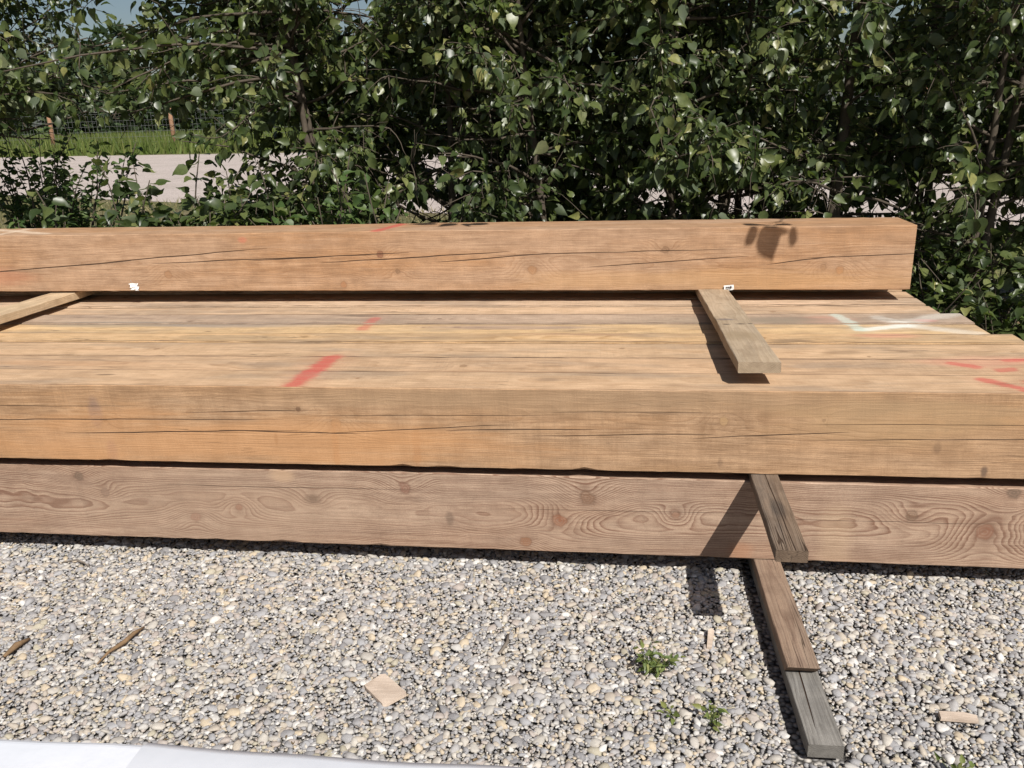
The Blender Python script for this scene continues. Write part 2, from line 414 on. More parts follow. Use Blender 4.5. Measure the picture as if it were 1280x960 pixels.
# the foreground bed in two layers
P1 = keep(jitter_grid(-2.9, 3.2, -1.5, 0.25, 0.0120), 0.0)
P2 = keep(jitter_grid(-2.9, 3.2, -1.5, 0.25, 0.0212), 0.004)
def infrustum(p, m=0.45):
    lim_l = -1.55 - 0.55*(p[:, 1]+1.0) - m; lim_r = 0.98 + 0.52*(p[:, 1]+1.0) + m + 0.7
    return p[(p[:, 0] > lim_l) & (p[:, 0] < lim_r)]
P1, P2 = infrustum(P1), infrustum(P2)
s1 = np.clip(rs.lognormal(math.log(0.0088), 0.28, len(P1)), 0.004, 0.014)
s2 = np.clip(rs.lognormal(math.log(0.0142), 0.36, len(P2)), 0.005, 0.026)
pr = pebble_protos(14); prf = pebble_protos(24, 2)
v1, f1 = scatter(P1, s1, -0.0080 + rs.normal(0, 0.0022, len(P1)), pr, 0.35)
v2, f2 = scatter(P2, s2, -0.0075 + rs.normal(0, 0.0025, len(P2)), prf, 0.30)
# sparser stones behind the stack, to the right
P3 = jitter_grid(1.2, 4.2, 0.3, 3.3, 0.024)
s3 = np.clip(rs.lognormal(math.log(0.0115), 0.3, len(P3)), 0.006, 0.02)
v3, f3 = scatter(P3, s3, -0.016 + rs.normal(0, 0.003, len(P3)), pr)
gv = np.concatenate([v1, v2, v3]); gf = np.concatenate([f1, f2+len(v1), f3+len(v1)+len(v2)])
tag(mesh_obj('gravel', gv, gf, M_STONE, smooth=True), 'loose grey and tan river gravel covering the yard', 'gravel', kind='stuff')

# ------------------------------------------------------------------ timber stack
rw = np.random.default_rng(11)
RED = (0.50, 0.065, 0.06); PINK = (0.60, 0.27, 0.20); WHITE = (0.74, 0.73, 0.66); MINT = (0.55, 0.66, 0.58)
TAN_E, TAN_L = (0.56, 0.395, 0.225), (0.40, 0.245, 0.12)
FR_E, FR_L = (0.535, 0.345, 0.205), (0.37, 0.215, 0.115)

Z1, Z2, Z3, Z4 = 0.08, 0.418, 0.718, 0.780
XL = -4.75
# front timber of the upper layer
A_CR = [(-2.9, 0.15, -1.508, 0.172, .0022), (-1.931, 0.112, -1.284, 0.129, .0024), (-1.376, 0.127, -1.004, 0.124, .0022), (-2.6, 0.215, -1.892, 0.217, .0014), (-1.513, 0.2, -1.154, 0.211, .0016), (-0.977, 0.192, -0.358, 0.201, .0014), (-0.983, 0.128, -0.473, 0.16, .0018), (-0.53, 0.144, -0.153, 0.154, .002), (-0.209, 0.129, 0.231, 0.142, .002), (-0.153, 0.215, 0.221, 0.223, .0013), (0.325, 0.132, 0.682, 0.153, .0019), (0.756, 0.131, 1.417, 0.144, .0016), (0.752, 0.185, 1.41, 0.191, .0012)]
A_KN = [(-1.01, 0.161, .030, .8, (0.42, 0.22, 0.10)), (0.349, 0.191, .026, .8, (0.44, 0.28, 0.14)), (-1.147, 0.214, .016, .6, (0.10, 0.05, 0.03)), (0.674, 0.201, .010, .5, (0.16, 0.09, 0.05)), (-1.9, 0.165, .02, .6, None)]
A_ST = [(-1.242, 0.095, .010, .035, (0.20, 0.11, 0.06), .7), (0.342, 0.041, .012, .025, (0.24, 0.15, 0.09), .7), (1.042, 0.108, .016, .028, (0.22, 0.13, 0.075), .7), (1.198, 0.026, .013, .022, (0.13, 0.085, 0.06), .8), (-1.931, 0.19, .03, .08, (0.22, 0.15, 0.13), .5), (-1.891, 0.05, .028, .06, (0.26, 0.15, 0.12), .55), (-1.02, .06, .016, .12, (0.34, 0.15, 0.06), .45), (-.72, .07, .02, .12, (0.30, 0.14, 0.06), .4),
        (-1.4, 0.09, 1.3, 0.13, (0.54, 0.28, 0.125), .6), (-.1, .26, 1.6, .06, (0.33, 0.22, 0.13), .55), (0.9, .2, .5, .1, (0.40, 0.27, 0.15), .5)]
M_A = wood('wood_orange_sawn', 1, FR_E, FR_L, 0.0045, 0.42, (0.16, 0.20), (0.03, 0.05), A_KN, A_CR, (), A_ST, tint=(0.96, 0.84, 0.68), grey=(0.45, (0.36, 0.26, 0.175)), saw=0.22, fine=0.62, drip=0.34, mottle=0.5, checks=0.2, specks=0.3)
# front timber of the lower layer: flat-sawn figure with knots
B_KN = [(-2.072, 0.254, .030, 1.0, (0.20, 0.14, 0.10)), (-1.975, 0.189, .022, 1.0, (0.25, 0.16, 0.12)), (-1.436, 0.143, .024, 1.2, (0.30, 0.12, 0.07)), (-1.62, 0.094, .032, 1.0, (0.32, 0.15, 0.10)), (-1.141, 0.185, .022, 1.0, (0.16, 0.09, 0.06)), (-0.784, 0.237, .034, 1.1, (0.27, 0.13, 0.09)), (-0.111, 0.223, .040, 1.2, (0.25, 0.14, 0.085)), (-0.212, 0.131, .034, 1.1, (0.34, 0.13, 0.065)), (-0.337, 0.04, .028, 1.0, (0.35, 0.16, 0.08)), (0.994, 0.185, .030, 1.0, (0.22, 0.14, 0.09)), (1.241, 0.135, .050, 1.2, (0.28, 0.13, 0.08)), (1.31, 0.285, .035, 1.0, (0.2, 0.14, 0.1)), (0.20, 0.165, .022, 1.3, (0.36, 0.2, 0.13))]
B_CR = [(-1.6, .228, -.9, .232, .0012), (-.3, .17, .3, .178, .0009), (.6, .16, 1.2, .165, .001)]
B_ST = [(0.43, 0.03, .06, .05, (0.44, 0.20, 0.10), .35), (0.75, .09, .07, .16, (0.56, 0.40, 0.25), .25), (-1.25, .28, .06, .04, (0.55, 0.37, 0.23), .6), (-1.141, 0.185, .04, .02, (0.10, 0.06, 0.04), .6), (-.62, .12, .02, .04, (0.12, 0.08, 0.06), .5), (-1.5, .15, .8, .2, (0.38, 0.27, 0.19), .35)]
B_KN = [(u, v, r_*1.15, k_, c_ and tuple(0.8*x for x in c_)) for (u, v, r_, k_, c_) in B_KN]
M_B = wood('wood_flatsawn_knotty', 2, (0.515, 0.372, 0.268), (0.245, 0.138, 0.092), 0.0046, 0.88, (0.115, 0.145), (0.02, 0.055), B_KN, B_CR, (), B_ST, tint=(0.92, 0.86, 0.82), grey=(0.5, (0.34, 0.25, 0.185)), saw=0.05, fine=0.42, specks=0.25, wfreq=0.8, drip=0.1, mottle=0.32)
# timber on top at the back
U_CR = [(-3.9, 0.09, -3.2, 0.107, .002), (-3.271, 0.107, -2.652, 0.151, .0032), (-2.715, 0.149, -1.941, 0.207, .003), (-2.326, 0.146, -1.969, 0.159, .0024), (-2.003, 0.159, -1.377, 0.177, .003), (-1.755, 0.161, -1.17, 0.187, .0028), (-1.367, 0.149, -0.687, 0.186, .0032), (-0.82, 0.148, -0.431, 0.176, .003), (-0.47, 0.176, 0.315, 0.191, .0024), (-0.044, 0.121, 0.483, 0.155, .0026), (0.728, 0.126, 0.947, 0.154, .0026), (0.947, 0.154, 1.337, 0.168, .0024)]
U_KN = [(-1.191, 0.182, .030, .8, (0.16, 0.05, 0.03)), (-1.107, 0.098, .022, .9, None), (-0.433, 0.105, .038, 1.0, (0.33, 0.17, 0.08)), (-1.39, 0.031, .03, .9, (0.36, 0.17, 0.08)), (-2.327, 0.09, .034, 1.0, (0.34, 0.18, 0.09)), (1.017, 0.089, .034, 1.0, (0.36, 0.17, 0.07)), (0.94, 0.105, .026, .9, (0.30, 0.17, 0.09)), (0.209, 0.196, .03, .9, None)]
U_ST = [(-1.9, .26, .03, .02, (0.52, 0.16, 0.10), .5), (-3.3, .08, .3, .06, (0.44, 0.17, 0.10), .35), (0.5, .05, 1.2, .07, (0.50, 0.30, 0.14), .4)]
U_PT = [(-1.205, 0.02, -1.14, 0.27, .028, RED, .85), (-3.42, 0.25, -3.00, 0.06, .030, (0.70, 0.56, 0.42), .8), (-3.27, 0.04, -3.25, 0.30, .030, (0.70, 0.56, 0.42), .7)]
M_U = wood('wood_amber_checked', 3, (0.525, 0.348, 0.225), (0.36, 0.21, 0.12), 0.0050, 0.45, (0.15, 0.13), (0.03, 0.05), U_KN, U_CR, U_PT, U_ST, tint=(0.95, 0.82, 0.66), grey=(0.28, (0.36, 0.23, 0.14)), saw=0.12, fine=0.5, checks=0.15, drip=0.15, mottle=0.42)
# the tops of the upper layer
YB = [0.0, 0.205, 0.415, 0.63, 0.775, 0.96, 1.14, 1.31, 1.455, 1.60, 1.80]
XR = [1.80, 1.74, 1.70, 1.555, 1.484, 1.487, 1.412, 1.40, 1.395, 1.38]
ALLP = [(-1.162, 0.01, -1.142, 0.40, .042, RED, .9), (-1.157, 0.87, -1.149, 1.05, .030, RED, .62), (1.19, 0.355, 1.25, 0.32, .026, RED, .75), (1.32, 0.275, 1.36, 0.285, .024, RED, .7), (1.215, 0.145, 1.34, 0.0, .026, RED, .8), (1.39, 0.397, 1.50, 0.42, .025, RED, .7), (1.35, .12, 1.47, .16, .03, RED, .6),
        (0.955, 1.11, 1.0, 0.86, .027, MINT, .72), (0.995, 0.86, 1.22, 0.93, .022, MINT, .7), (1.12, 1.06, 1.20, 0.93, .034, WHITE, .42), (1.18, 0.95, 1.43, 0.80, .042, WHITE, .52), (1.46, 1.13, 1.20, 0.95, .050, WHITE, .46), (1.2, .94, 1.04, .87, .024, WHITE, .8)]
ALLS = [(1.06, .74, .16, .06, PINK, .5), (1.30, .38, .25, .10, PINK, .35), (0.9, 1.03, .14, .09, PINK, .4), (1.30, 1.0, .06, .03, RED, .45), (0.70, 1.03, .22, .05, (0.16, 0.14, 0.11), .65), (0.5, 1.0, .6, .10, (0.30, 0.235, 0.17), .55), (0.677, 0.66, .12, .03, (0.17, 0.12, 0.08), .6), (0.85, .51, .09, .035, (0.22, 0.14, 0.08), .55),
        (-2.4, .95, .5, .06, (0.24, 0.21, 0.17), .6), (-1.7, .93, .5, .05, (0.27, 0.23, 0.20), .6), (-.55, .90, .5, .05, (0.30, 0.22, 0.19), .55), (-1.7, .69, .35, .05, (0.28, 0.22, 0.15), .5), (-.72, .70, .22, .06, (0.27, 0.19, 0.12), .5), (-.2, .76, .3, .035, (0.33, 0.19, 0.12), .4), (-1.24, 1.105, .14, .012, (0.07, 0.05, 0.035), .9), (-.25, .11, .06, .03, (0.24, 0.16, 0.10), .6), (-1.95, .13, .05, .014, (0.15, 0.10, 0.06), .7), (-2.25, .30, .5, .05, (0.50, 0.29, 0.16), .35), (-.4, .22, .5, .018, (0.30, 0.17, 0.09), .45)]
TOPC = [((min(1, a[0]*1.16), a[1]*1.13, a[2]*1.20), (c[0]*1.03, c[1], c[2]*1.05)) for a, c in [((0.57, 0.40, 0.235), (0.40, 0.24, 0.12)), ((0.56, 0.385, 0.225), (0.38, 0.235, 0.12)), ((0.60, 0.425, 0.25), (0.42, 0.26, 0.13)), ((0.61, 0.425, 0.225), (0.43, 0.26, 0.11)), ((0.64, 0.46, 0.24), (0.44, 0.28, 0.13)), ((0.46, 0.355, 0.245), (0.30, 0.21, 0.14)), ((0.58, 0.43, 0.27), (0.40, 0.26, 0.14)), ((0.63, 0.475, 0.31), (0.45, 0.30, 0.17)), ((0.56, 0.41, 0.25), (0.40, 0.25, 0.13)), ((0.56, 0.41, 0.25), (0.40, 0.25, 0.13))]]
TLAB = ['orange sawn timber at the front edge of the upper layer, nearest the gravel', 'sawn timber just behind the orange front timber, red paint stroke across both',
        'plain sawn timber third from the front in the upper layer, under the tan board end', 'narrow sawn timber fourth from the front, short split near its right end',
        'yellowish sawn timber fifth from the front, its right end set back under the white cross', 'grey stained timber sixth from the front with the white and mint paint cross',
        'pale sawn timber seventh from the front, behind the grey stained one', 'pale timber in the dark shadow line under the front edge of the raised timber', 'timber wholly under the raised timber, hidden in its shadow', 'rearmost timber of the upper layer, carrying the raised back timber']
for i in range(10):
    y0, y1 = YB[i], YB[i+1]
    w = y1-y0-0.0055
    if i == 0: mat = None
    P = [(a, c-y0, e, d-y0, hw, col, op) for (a, c, e, d, hw, col, op) in ALLP if max(c, d)+hw > y0 and min(c, d)-hw < y1]
    S = [(a, c-y0, ru, rv, col, op) for (a, c, ru, rv, col, op) in ALLS if c+rv > y0 and c-rv < y1]
    kn = []
    for q in range(rw.integers(2, 5)):
        kn.append((float(rw.uniform(-3.2, 1.3)), float(rw.uniform(0.03, w-0.03)), float(rw.uniform(.012, .026)), .8, None))
    if i == 0:
        # the front face keeps its own figure; its top is a thin paler sheet of the same stick
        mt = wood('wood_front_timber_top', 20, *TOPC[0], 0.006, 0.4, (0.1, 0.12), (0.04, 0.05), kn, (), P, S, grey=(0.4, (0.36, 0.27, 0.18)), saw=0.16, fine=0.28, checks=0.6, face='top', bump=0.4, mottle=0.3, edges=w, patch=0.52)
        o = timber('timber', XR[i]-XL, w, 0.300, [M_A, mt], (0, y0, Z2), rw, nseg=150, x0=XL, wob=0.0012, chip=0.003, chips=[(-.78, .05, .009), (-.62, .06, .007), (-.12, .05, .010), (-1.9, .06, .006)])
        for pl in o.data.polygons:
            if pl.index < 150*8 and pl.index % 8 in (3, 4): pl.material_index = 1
    else:
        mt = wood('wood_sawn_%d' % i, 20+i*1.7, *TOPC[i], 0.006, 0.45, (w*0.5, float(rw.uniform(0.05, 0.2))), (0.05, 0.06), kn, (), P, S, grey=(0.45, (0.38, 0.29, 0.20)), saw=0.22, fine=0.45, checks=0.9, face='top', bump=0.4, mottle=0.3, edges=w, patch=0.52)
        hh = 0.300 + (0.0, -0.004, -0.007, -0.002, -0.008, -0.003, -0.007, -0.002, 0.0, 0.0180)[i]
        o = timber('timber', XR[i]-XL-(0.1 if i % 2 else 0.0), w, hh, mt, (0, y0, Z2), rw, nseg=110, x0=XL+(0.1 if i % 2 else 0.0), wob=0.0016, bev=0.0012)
    tag(o, TLAB[i], 'timber', 'sawn timbers of the upper layer')
# lower layer: the one the photo shows, and those it hides
ob = timber('timber', 6.5, 0.30, 0.300, M_B, (0, 0.023, Z1), rw, nseg=150, x0=XL, wob=0.0016, chip=0.004, chips=[(-.9, .05, .008), (-1.55, .07, .006), (-1.28, .08, .008), (.3, .05, .005)])
ob.rotation_euler = (0, 0.0012, -0.004)
tag(ob, 'pale knotty flat-sawn timber lying lowest at the front, just above the gravel', 'timber')
M_H = wood('wood_hidden_layer', 9, (0.42, 0.29, 0.19), (0.26, 0.15, 0.09), 0.007, 0.5, saw=0.1)
for k in range(4):
    oh = timber('timber', 6.4, 0.30, 0.300, M_H, (0, 0.345+k*0.325, Z1), rw, nseg=40, x0=XL)
    tag(oh, 'knotty timber of the lower layer hidden behind the front one', 'timber', 'hidden timbers of the lower layer')
ou = timber('timber', 1.339-XL, 0.30, 0.298, M_U, (0, 1.359, Z4), rw, nseg=150, x0=XL, wob=0.0014, chip=0.003)
ou.rotation_euler = (0, 0.003, 0.0008)
tag(ou, 'single amber timber raised on boards along the back of the stack, long drying cracks', 'timber')

# ------------------------------------------------------------------ stickers (boards between the layers)
def board(name, label, pts0, pts1, width, thick, mat, group=None, cat='board', wob=0.0012, bev=0.002, mat_seed=0):
    """Board whose lower centre line runs from pts0 (far) to pts1 (near)."""
    a, c = Vector(pts0), Vector(pts1); d = c-a; L = d.length
    o = timber(name, L, width, thick, mat, (0, 0, 0), rw, nseg=24, x0=0.0, wob=wob, bev=bev)
    ex = d.normalized(); ey = Vector((0, 0, 1)).cross(ex).normalized(); ez = ex.cross(ey)
    M = Matrix(((ex.x, ey.x, ez.x, 0), (ex.y, ey.y, ez.y, 0), (ex.z, ey.z, ez.z, 0), (0, 0, 0, 1)))
    o.matrix_world = Matrix.Translation(a - ey*width/2) @ M
    return tag(o, label, cat, group)
M_S1 = wood('wood_board_tan', 31, (0.50, 0.385, 0.265), (0.33, 0.235, 0.145), 0.006, 0.4, (0.07, -0.05), (0.01, 0.03), [(0.75, .06, .014, .8, None)], (), (),
            [(1.07, .045, .022, .05, (0.10, 0.09, 0.10), .6), (1.155, .090, .009, .030, (0.02, 0.02, 0.02), 1.0), (1.150, .125, .008, .016, (0.02, 0.02, 0.02), 1.0), (1.16, .035, .008, .020, (0.03, 0.028, 0.026), .9), (1.35, .07, .10, .12, (0.27, 0.20, 0.12), .5), (0.8, .03, .25, .08, (0.50, 0.37, 0.25), .4)],
            grey=(0.5, (0.36, 0.305, 0.235)), saw=0.15, fine=0.3, face='top')
M_S2 = wood('wood_board_yellow', 37, (0.64, 0.49, 0.32), (0.46, 0.32, 0.19), 0.006, 0.4, (0.07, -0.04), (0.01, 0.03), (), (), (), (), grey=(0.3, (0.36, 0.28, 0.18)), face='top')
M_S3 = wood('wood_board_weathered_brown', 41, (0.25, 0.18, 0.125), (0.13, 0.085, 0.055), 0.005, 0.6, (0.045, -0.03), (0.01, 0.02), [(0.9, .05, .012, 1, None)], [(0.9, .03, 2.3, .06, .002)], (), [(1.85, .045, .10, .03, (0.05, 0.045, 0.04), .6)], grey=(0.7, (0.17, 0.15, 0.13)), fine=0.45, face='top', specks=0.5, checks=0.9, bump=0.8)
M_S4 = wood('wood_board_brown_ground', 43, (0.34, 0.245, 0.175), (0.19, 0.12, 0.085), 0.005, 0.55, (0.045, -0.03), (0.01, 0.02), (), [(0.0, .05, 0.9, .062, .0016)], (), [(1.05, .03, .05, .03, (0.30, 0.14, 0.09), .5), (1.30, .05, .2, .04, (0.33, 0.22, 0.17), .5)], grey=(0.55, (0.24, 0.20, 0.165)), fine=0.42, face='top', specks=0.4, checks=0.8, bump=0.8)
M_S5 = wood('wood_board_grey_ground', 47, (0.29, 0.275, 0.25), (0.15, 0.14, 0.125), 0.005, 0.55, (0.045, -0.03), (0.01, 0.02), (), [(1.6, .05, 2.1, .034, .003)], (), (), grey=(0.6, (0.21, 0.20, 0.185)), fine=0.5, face='top', specks=0.4, checks=0.9, bump=0.9)
# wide tan board under the raised timber, its near end lifted off the stack
board('board', 'flat tan board over the stack, near end lifted, dark dashes across its middle', (0.432, 1.76, Z3+0.0175), (0.462, 0.041, Z3+0.0500), 0.140, 0.038, M_S1, 'boards under the raised timber')
board('board', 'yellowish board under the left part of the raised timber, cut by the left edge', (-2.935, 1.76, Z3+0.0175), (-2.965, 0.15, Z3+0.040), 0.140, 0.038, M_S2, 'boards under the raised timber')
board('board', 'dark weathered board jutting out between the two layers, casting a slanted shadow', (0.510, 1.60, 0.3805), (0.489, -0.530, 0.3800), 0.090, 0.0370, M_S3, 'weathered boards under the layers')
brown = board('board', 'brown board on the gravel under the stack, lying on the grey one', (0.505, 1.50, 0.0395), (0.5325, -0.598, 0.0395), 0.091, 0.0385, M_S4, 'weathered boards under the layers')
for v_ in brown.data.vertices:          # its near end is sawn back underneath
    if v_.co.x > 2.08 and v_.co.z < 0.02: v_.co.x -= 0.036
board('board', 'cracked grey board lowest on the gravel, its end nearest the viewer', (0.508, 1.40, -0.001), (0.5390, -0.868, -0.001), 0.091, 0.0405, M_S5, 'weathered boards under the layers')
for zz, hh in ((0.381, 0.0365), (0.0395, 0.0385), (-0.001, 0.0395)):
    board('board', 'weathered board under the far left part of the stack, outside the picture', (-2.95, 1.55, zz), (-2.93, 0.05, zz), 0.09, hh, M_S3 if zz > 0.1 else M_S4, 'weathered boards under the far part')

# ------------------------------------------------------------------ small things on and around the stack
def plain_mat(name, col, rough=0.7, nscale=60.0, amt=0.3, spec=0.3, bump=0.3, dark=None):
    b = NB(name); n = b.noise(b.coords('Object'), nscale, 4, 0.65)
    c = b.mix(b.rng(n, 0.35, 0.7, 0.0, amt), col, dark or tuple(0.45*x for x in col))
    return b.finish(b.principled(c, rough, b.bump(n, bump, 0.002), spec))
M_PAPER = plain_mat('white_paper', (0.82, 0.81, 0.78), 0.8, 90, 0.15)
M_INK = plain_mat('dark_ink', (0.04, 0.04, 0.045), 0.8)
# stapled tags on the raised timber
def crumple(w, h, rng, n=7, amp=0.004, torn=True):
    V, Fc = [], []
    for j in range(n):
        for i in range(n):
            u, v = i/(n-1), j/(n-1)
            e = rng.normal(0, 0.05) if torn and (i in (0, n-1) or j in (0, n-1)) else 0
            V.append(((u-0.5+e)*w, -abs(rng.normal(0, amp))-0.003, (v-0.5+e*0.7)*h))
    for j in range(n-1):
        for i in range(n-1):
            a = j*n+i; Fc.append((a, a+1, a+n+1, a+n))
    return V, Fc
V, Fc = crumple(0.048, 0.038, rw, amp=0.006)
o = mesh_obj('paper_tag', V, Fc, M_PAPER, loc=(-2.518, 1.357, 0.7785+0.034), smooth=False)
o.modifiers.new('t', 'SOLIDIFY').thickness = 0.0006
tag(o, 'crumpled blank white paper scrap stapled low on the raised timber, toward its left part', 'paper tag')
o2 = mesh_obj('staple_wire', [(-0.012, -0.001, 0.016), (-0.009, -0.006, 0.022), (-0.016, -0.003, 0.038), (-0.019, -0.001, 0.036)], [(0, 1, 2, 3)], M_PAPER, parent=o)
V, Fc = crumple(0.046, 0.026, rw, amp=0.002, torn=False)
o = mesh_obj('paper_tag', V, Fc, M_PAPER, loc=(0.512, 1.357, 0.7785+0.0125))
o.rotation_euler = (0.05, -0.12, 0)
o.modifiers.new('t', 'SOLIDIFY').thickness = 0.0006
tag(o, 'small white printed tag on the raised timber beside the tan board', 'paper tag')
mk = []
for k, (x, z, w, h) in enumerate([(-0.012, 0.003, .004, .010), (-0.004, 0.003, .005, .010), (0.003, 0.002, .003, .009), (0.009, 0.003, .006, .010), (-0.002, -0.006, .022, .002)]):
    mk += [(x-w/2, -0.0075, z-h/2), (x+w/2, -0.0075, z-h/2), (x+w/2, -0.0075, z+h/2), (x-w/2, -0.0075, z+h/2)]
mesh_obj('print', mk, [(4*k, 4*k+1, 4*k+2, 4*k+3) for k in range(5)], M_INK, parent=o)

# white sheet-covered bundle at the viewer's feet
def bundle():
    b = NB('white_wrap'); P = b.coords('Object')
    n = b.noise(P, 5.0, 4, 0.6); n2 = b.noise(P, 26.0, 3, 0.6)
    c = b.mix(b.rng(n, 0.35, 0.7), (0.69, 0.70, 0.735), (0.62, 0.64, 0.68))
    m = b.finish(b.principled(c, 0.45, b.bump(b.add(n, b.mul(n2, 0.3)), 0.3, 0.01), 0.4))
    x0, x1, y0, y1, z1 = -3.2, 1.3, -2.45, -1.806, 0.756
    nx, prof = 90, []
    r = 0.02
    prof = [(y1, 0.0), (y1+0.003, 0.35), (y1, z1-r)] + [(y1-r+r*math.cos(a), z1-r+r*math.sin(a)) for a in (0.5, 1.0, 1.35)] + [(y1-r, z1), (y1-0.2, z1+0.002), (y0+0.2, z1+0.002), (y0, z1), (y0, 0.0)]
    V, Fc = [], []
    ph = rw.uniform(0, 6, 6)
    for i in range(nx+1):
        x = x0+(x1-x0)*i/nx
        wv = 0.003*math.sin(x*3+ph[0])+0.002*math.sin(x*9+ph[1])+0.001*math.sin(x*23+ph[2])
        for k, (y, z) in enumerate(prof): V.append((x, y+wv, z+wv*0.5 if z > 0.1 else z))
    n_ = len(prof)
    for i in range(nx):
        for k in range(n_-1): Fc.append((i*n_+k, i*n_+k+1, (i+1)*n_+k+1, (i+1)*n_+k))
    Fc.append(tuple(range(n_))[::-1]); Fc.append(tuple(nx*n_+k for k in range(n_)))
    o = mesh_obj('wrapped_bundle', V, Fc, m)
    tag(o, 'smooth white covered edge running along the bottom left of the picture', 'bundle')
    # overlapping flap of the cover
    V, Fc = [], []
    xs = np.linspace(-0.69, 1.29, 50)
    for i, x in enumerate(xs):
        wv = 0.003*math.sin(x*3+ph[0])+0.002*math.sin(x*9+ph[1])+0.001*math.sin(x*23+ph[2])
        for (y, z) in [(y1+0.004, 0.45), (y1+0.004, z1-r), (y1-r+(r+.004)*math.cos(.8), z1-r+(r+.004)*math.sin(.8)), (y1-r, z1+0.004), (y1-0.12-0.05*(i/50), z1+0.005)]:
            V.append((x, y+wv, z+wv*0.5))
    for i in range(len(xs)-1):
        for k in range(4): Fc.append((i*5+k, i*5+k+1, (i+1)*5+k+1, (i+1)*5+k))
    b2 = NB('grey_white_wrap'); n = b2.noise(b2.coords('Object'), 8.0, 3, 0.6)
    m2 = b2.finish(b2.principled(b2.mix(n, (0.625, 0.64, 0.68), (0.685, 0.695, 0.73)), 0.4, b2.bump(n, 0.2, 0.01), 0.4))
    f = mesh_obj('cover_flap', V, Fc, m2, parent=o, smooth=True)
bundle()

# ------------------------------------------------------------------ debris on the gravel
M_CHIP = wood('wood_chip_pale', 53, (0.66, 0.55, 0.45), (0.50, 0.38, 0.29), 0.004, 0.25, (0.02, -0.02), (0.01, 0.01), grey=(0.3, (0.40, 0.33, 0.27)), face='top')
def slab(name, outline, thick, mat, loc, rz, label, cat, tilt=(0, 0)):
    bm = bmesh.new()
    vs_ = [bm.verts.new((x, y, 0)) for x, y in outline]
    f = bm.faces.new(vs_); r_ = bmesh.ops.extrude_face_region(bm, geom=[f])
    for g in r_['geom']:
        if isinstance(g, bmesh.types.BMVert): g.co.z += thick*(1+rw.normal(0, 0.12)); g.co.x *= 0.97; g.co.y *= 0.97
    bmesh.ops.recalc_face_normals(bm, faces=bm.faces)
    me = bpy.data.meshes.new(name); bm.to_mesh(me); bm.free(); me.materials.append(mat)
    o = link(bpy.data.objects.new(name, me)); o.location = loc; o.rotation_euler = (tilt[0], tilt[1], rz)
    return tag(o, label, cat)
slab('wood_offcut', [(-.068, .002), (-.060, -.010), (.010, -.078), (.024, -.076), (.072, -.034), (.070, -.026), (-.014, .050), (-.028, .048)], .009, M_CHIP, (-0.685, -0.690, 0.004), 0.0, 'flat pale square wood chip lying alone on the gravel', 'wood chip', (0.10, -0.06))
slab('wood_offcut', [(-.052, -.014), (.048, -.011), (.050, .012), (.02, .018), (-.050, .015)], .010, M_CHIP, (0.930, -0.690, 0.003), -0.03, 'small pale oblong wood chip on gravel to the right of the grey board', 'wood chip', (0.05, 0.03))
slab('wood_offcut', [(-.006, -.045), (.010, -.040), (.012, .035), (.002, .046), (-.008, .03)], .008, M_CHIP, (0.290, -0.370, 0.004), -0.15, 'thin upright pale splinter near the end of the board shadow', 'wood chip', (0.2, 0.1))
M_BARK = plain_mat('brown_bark', (0.24, 0.155, 0.085), 0.9, 50, 0.7, bump=0.8)
M_TWIG = plain_mat('grey_twig', (0.20, 0.17, 0.14), 0.9, 50, 0.5)
def tube(points, radii, sides=6):
    pts = [Vector(p) for p in points]; V, Fc = [], []
    up = Vector((0, 0, 1)); n = len(pts)
    t0 = (pts[1]-pts[0]).normalized(); side = t0.cross(up)
    if side.length < 1e-3: side = Vector((1, 0, 0))
    side.normalize()
    for i, p in enumerate(pts):
        t = (pts[min(i+1, n-1)]-pts[max(i-1, 0)]).normalized()
        side = (side - t*side.dot(t)).normalized(); b_ = t.cross(side)
        for k in range(sides):
            a = 2*math.pi*k/sides
            V.append(tuple(p + radii[i]*(math.cos(a)*side + math.sin(a)*b_)))
    for i in range(n-1):
        for k in range(sides):
            k2 = (k+1) % sides
            Fc.append((i*sides+k, i*sides+k2, (i+1)*sides+k2, (i+1)*sides+k))
    Fc.append(tuple(reversed(range(sides)))); Fc.append(tuple((n-1)*sides+k for k in range(sides)))
    return V, Fc
def stick(name, pts, rad, mat, label, cat):
    base = Vector(pts[0]); P = [Vector(p)-base for p in pts]
    V, Fc = tube(P, rad, 6)
    return tag(mesh_obj(name, V, Fc, mat, loc=base, smooth=True), label, cat)
stick('bark_sliver', [(-1.632, -0.655, .006), (-1.625, -0.60, .012), (-1.600, -0.55, .016), (-1.595, -0.50, .016), (-1.585, -0.455, .010)], [.002, .005, .008, .007, .003], M_BARK, 'curved brown bark sliver lying on the gravel at the left', 'bark')
stick('bark_sliver', [(-1.965, -0.64, .004), (-1.955, -0.59, .012), (-1.940, -0.545, .008)], [.005, .011, .004], M_BARK, 'short dark bark piece at the left edge of the gravel', 'bark')
stick('twig', [(-2.15, -0.06, .008), (-2.10, -0.045, .014), (-2.06, -0.055, .010), (-2.02, -0.08, .006)], [.003, .0035, .003, .002], M_TWIG, 'thin grey curved twig on the gravel close under the stack, left', 'twig')
stick('twig', [(-0.37, -0.50, .006), (-0.35, -0.45, .014), (-0.355, -0.40, .010)], [.005, .006, .003], M_TWIG, 'short brown twig on the gravel beyond the square wood chip', 'twig')

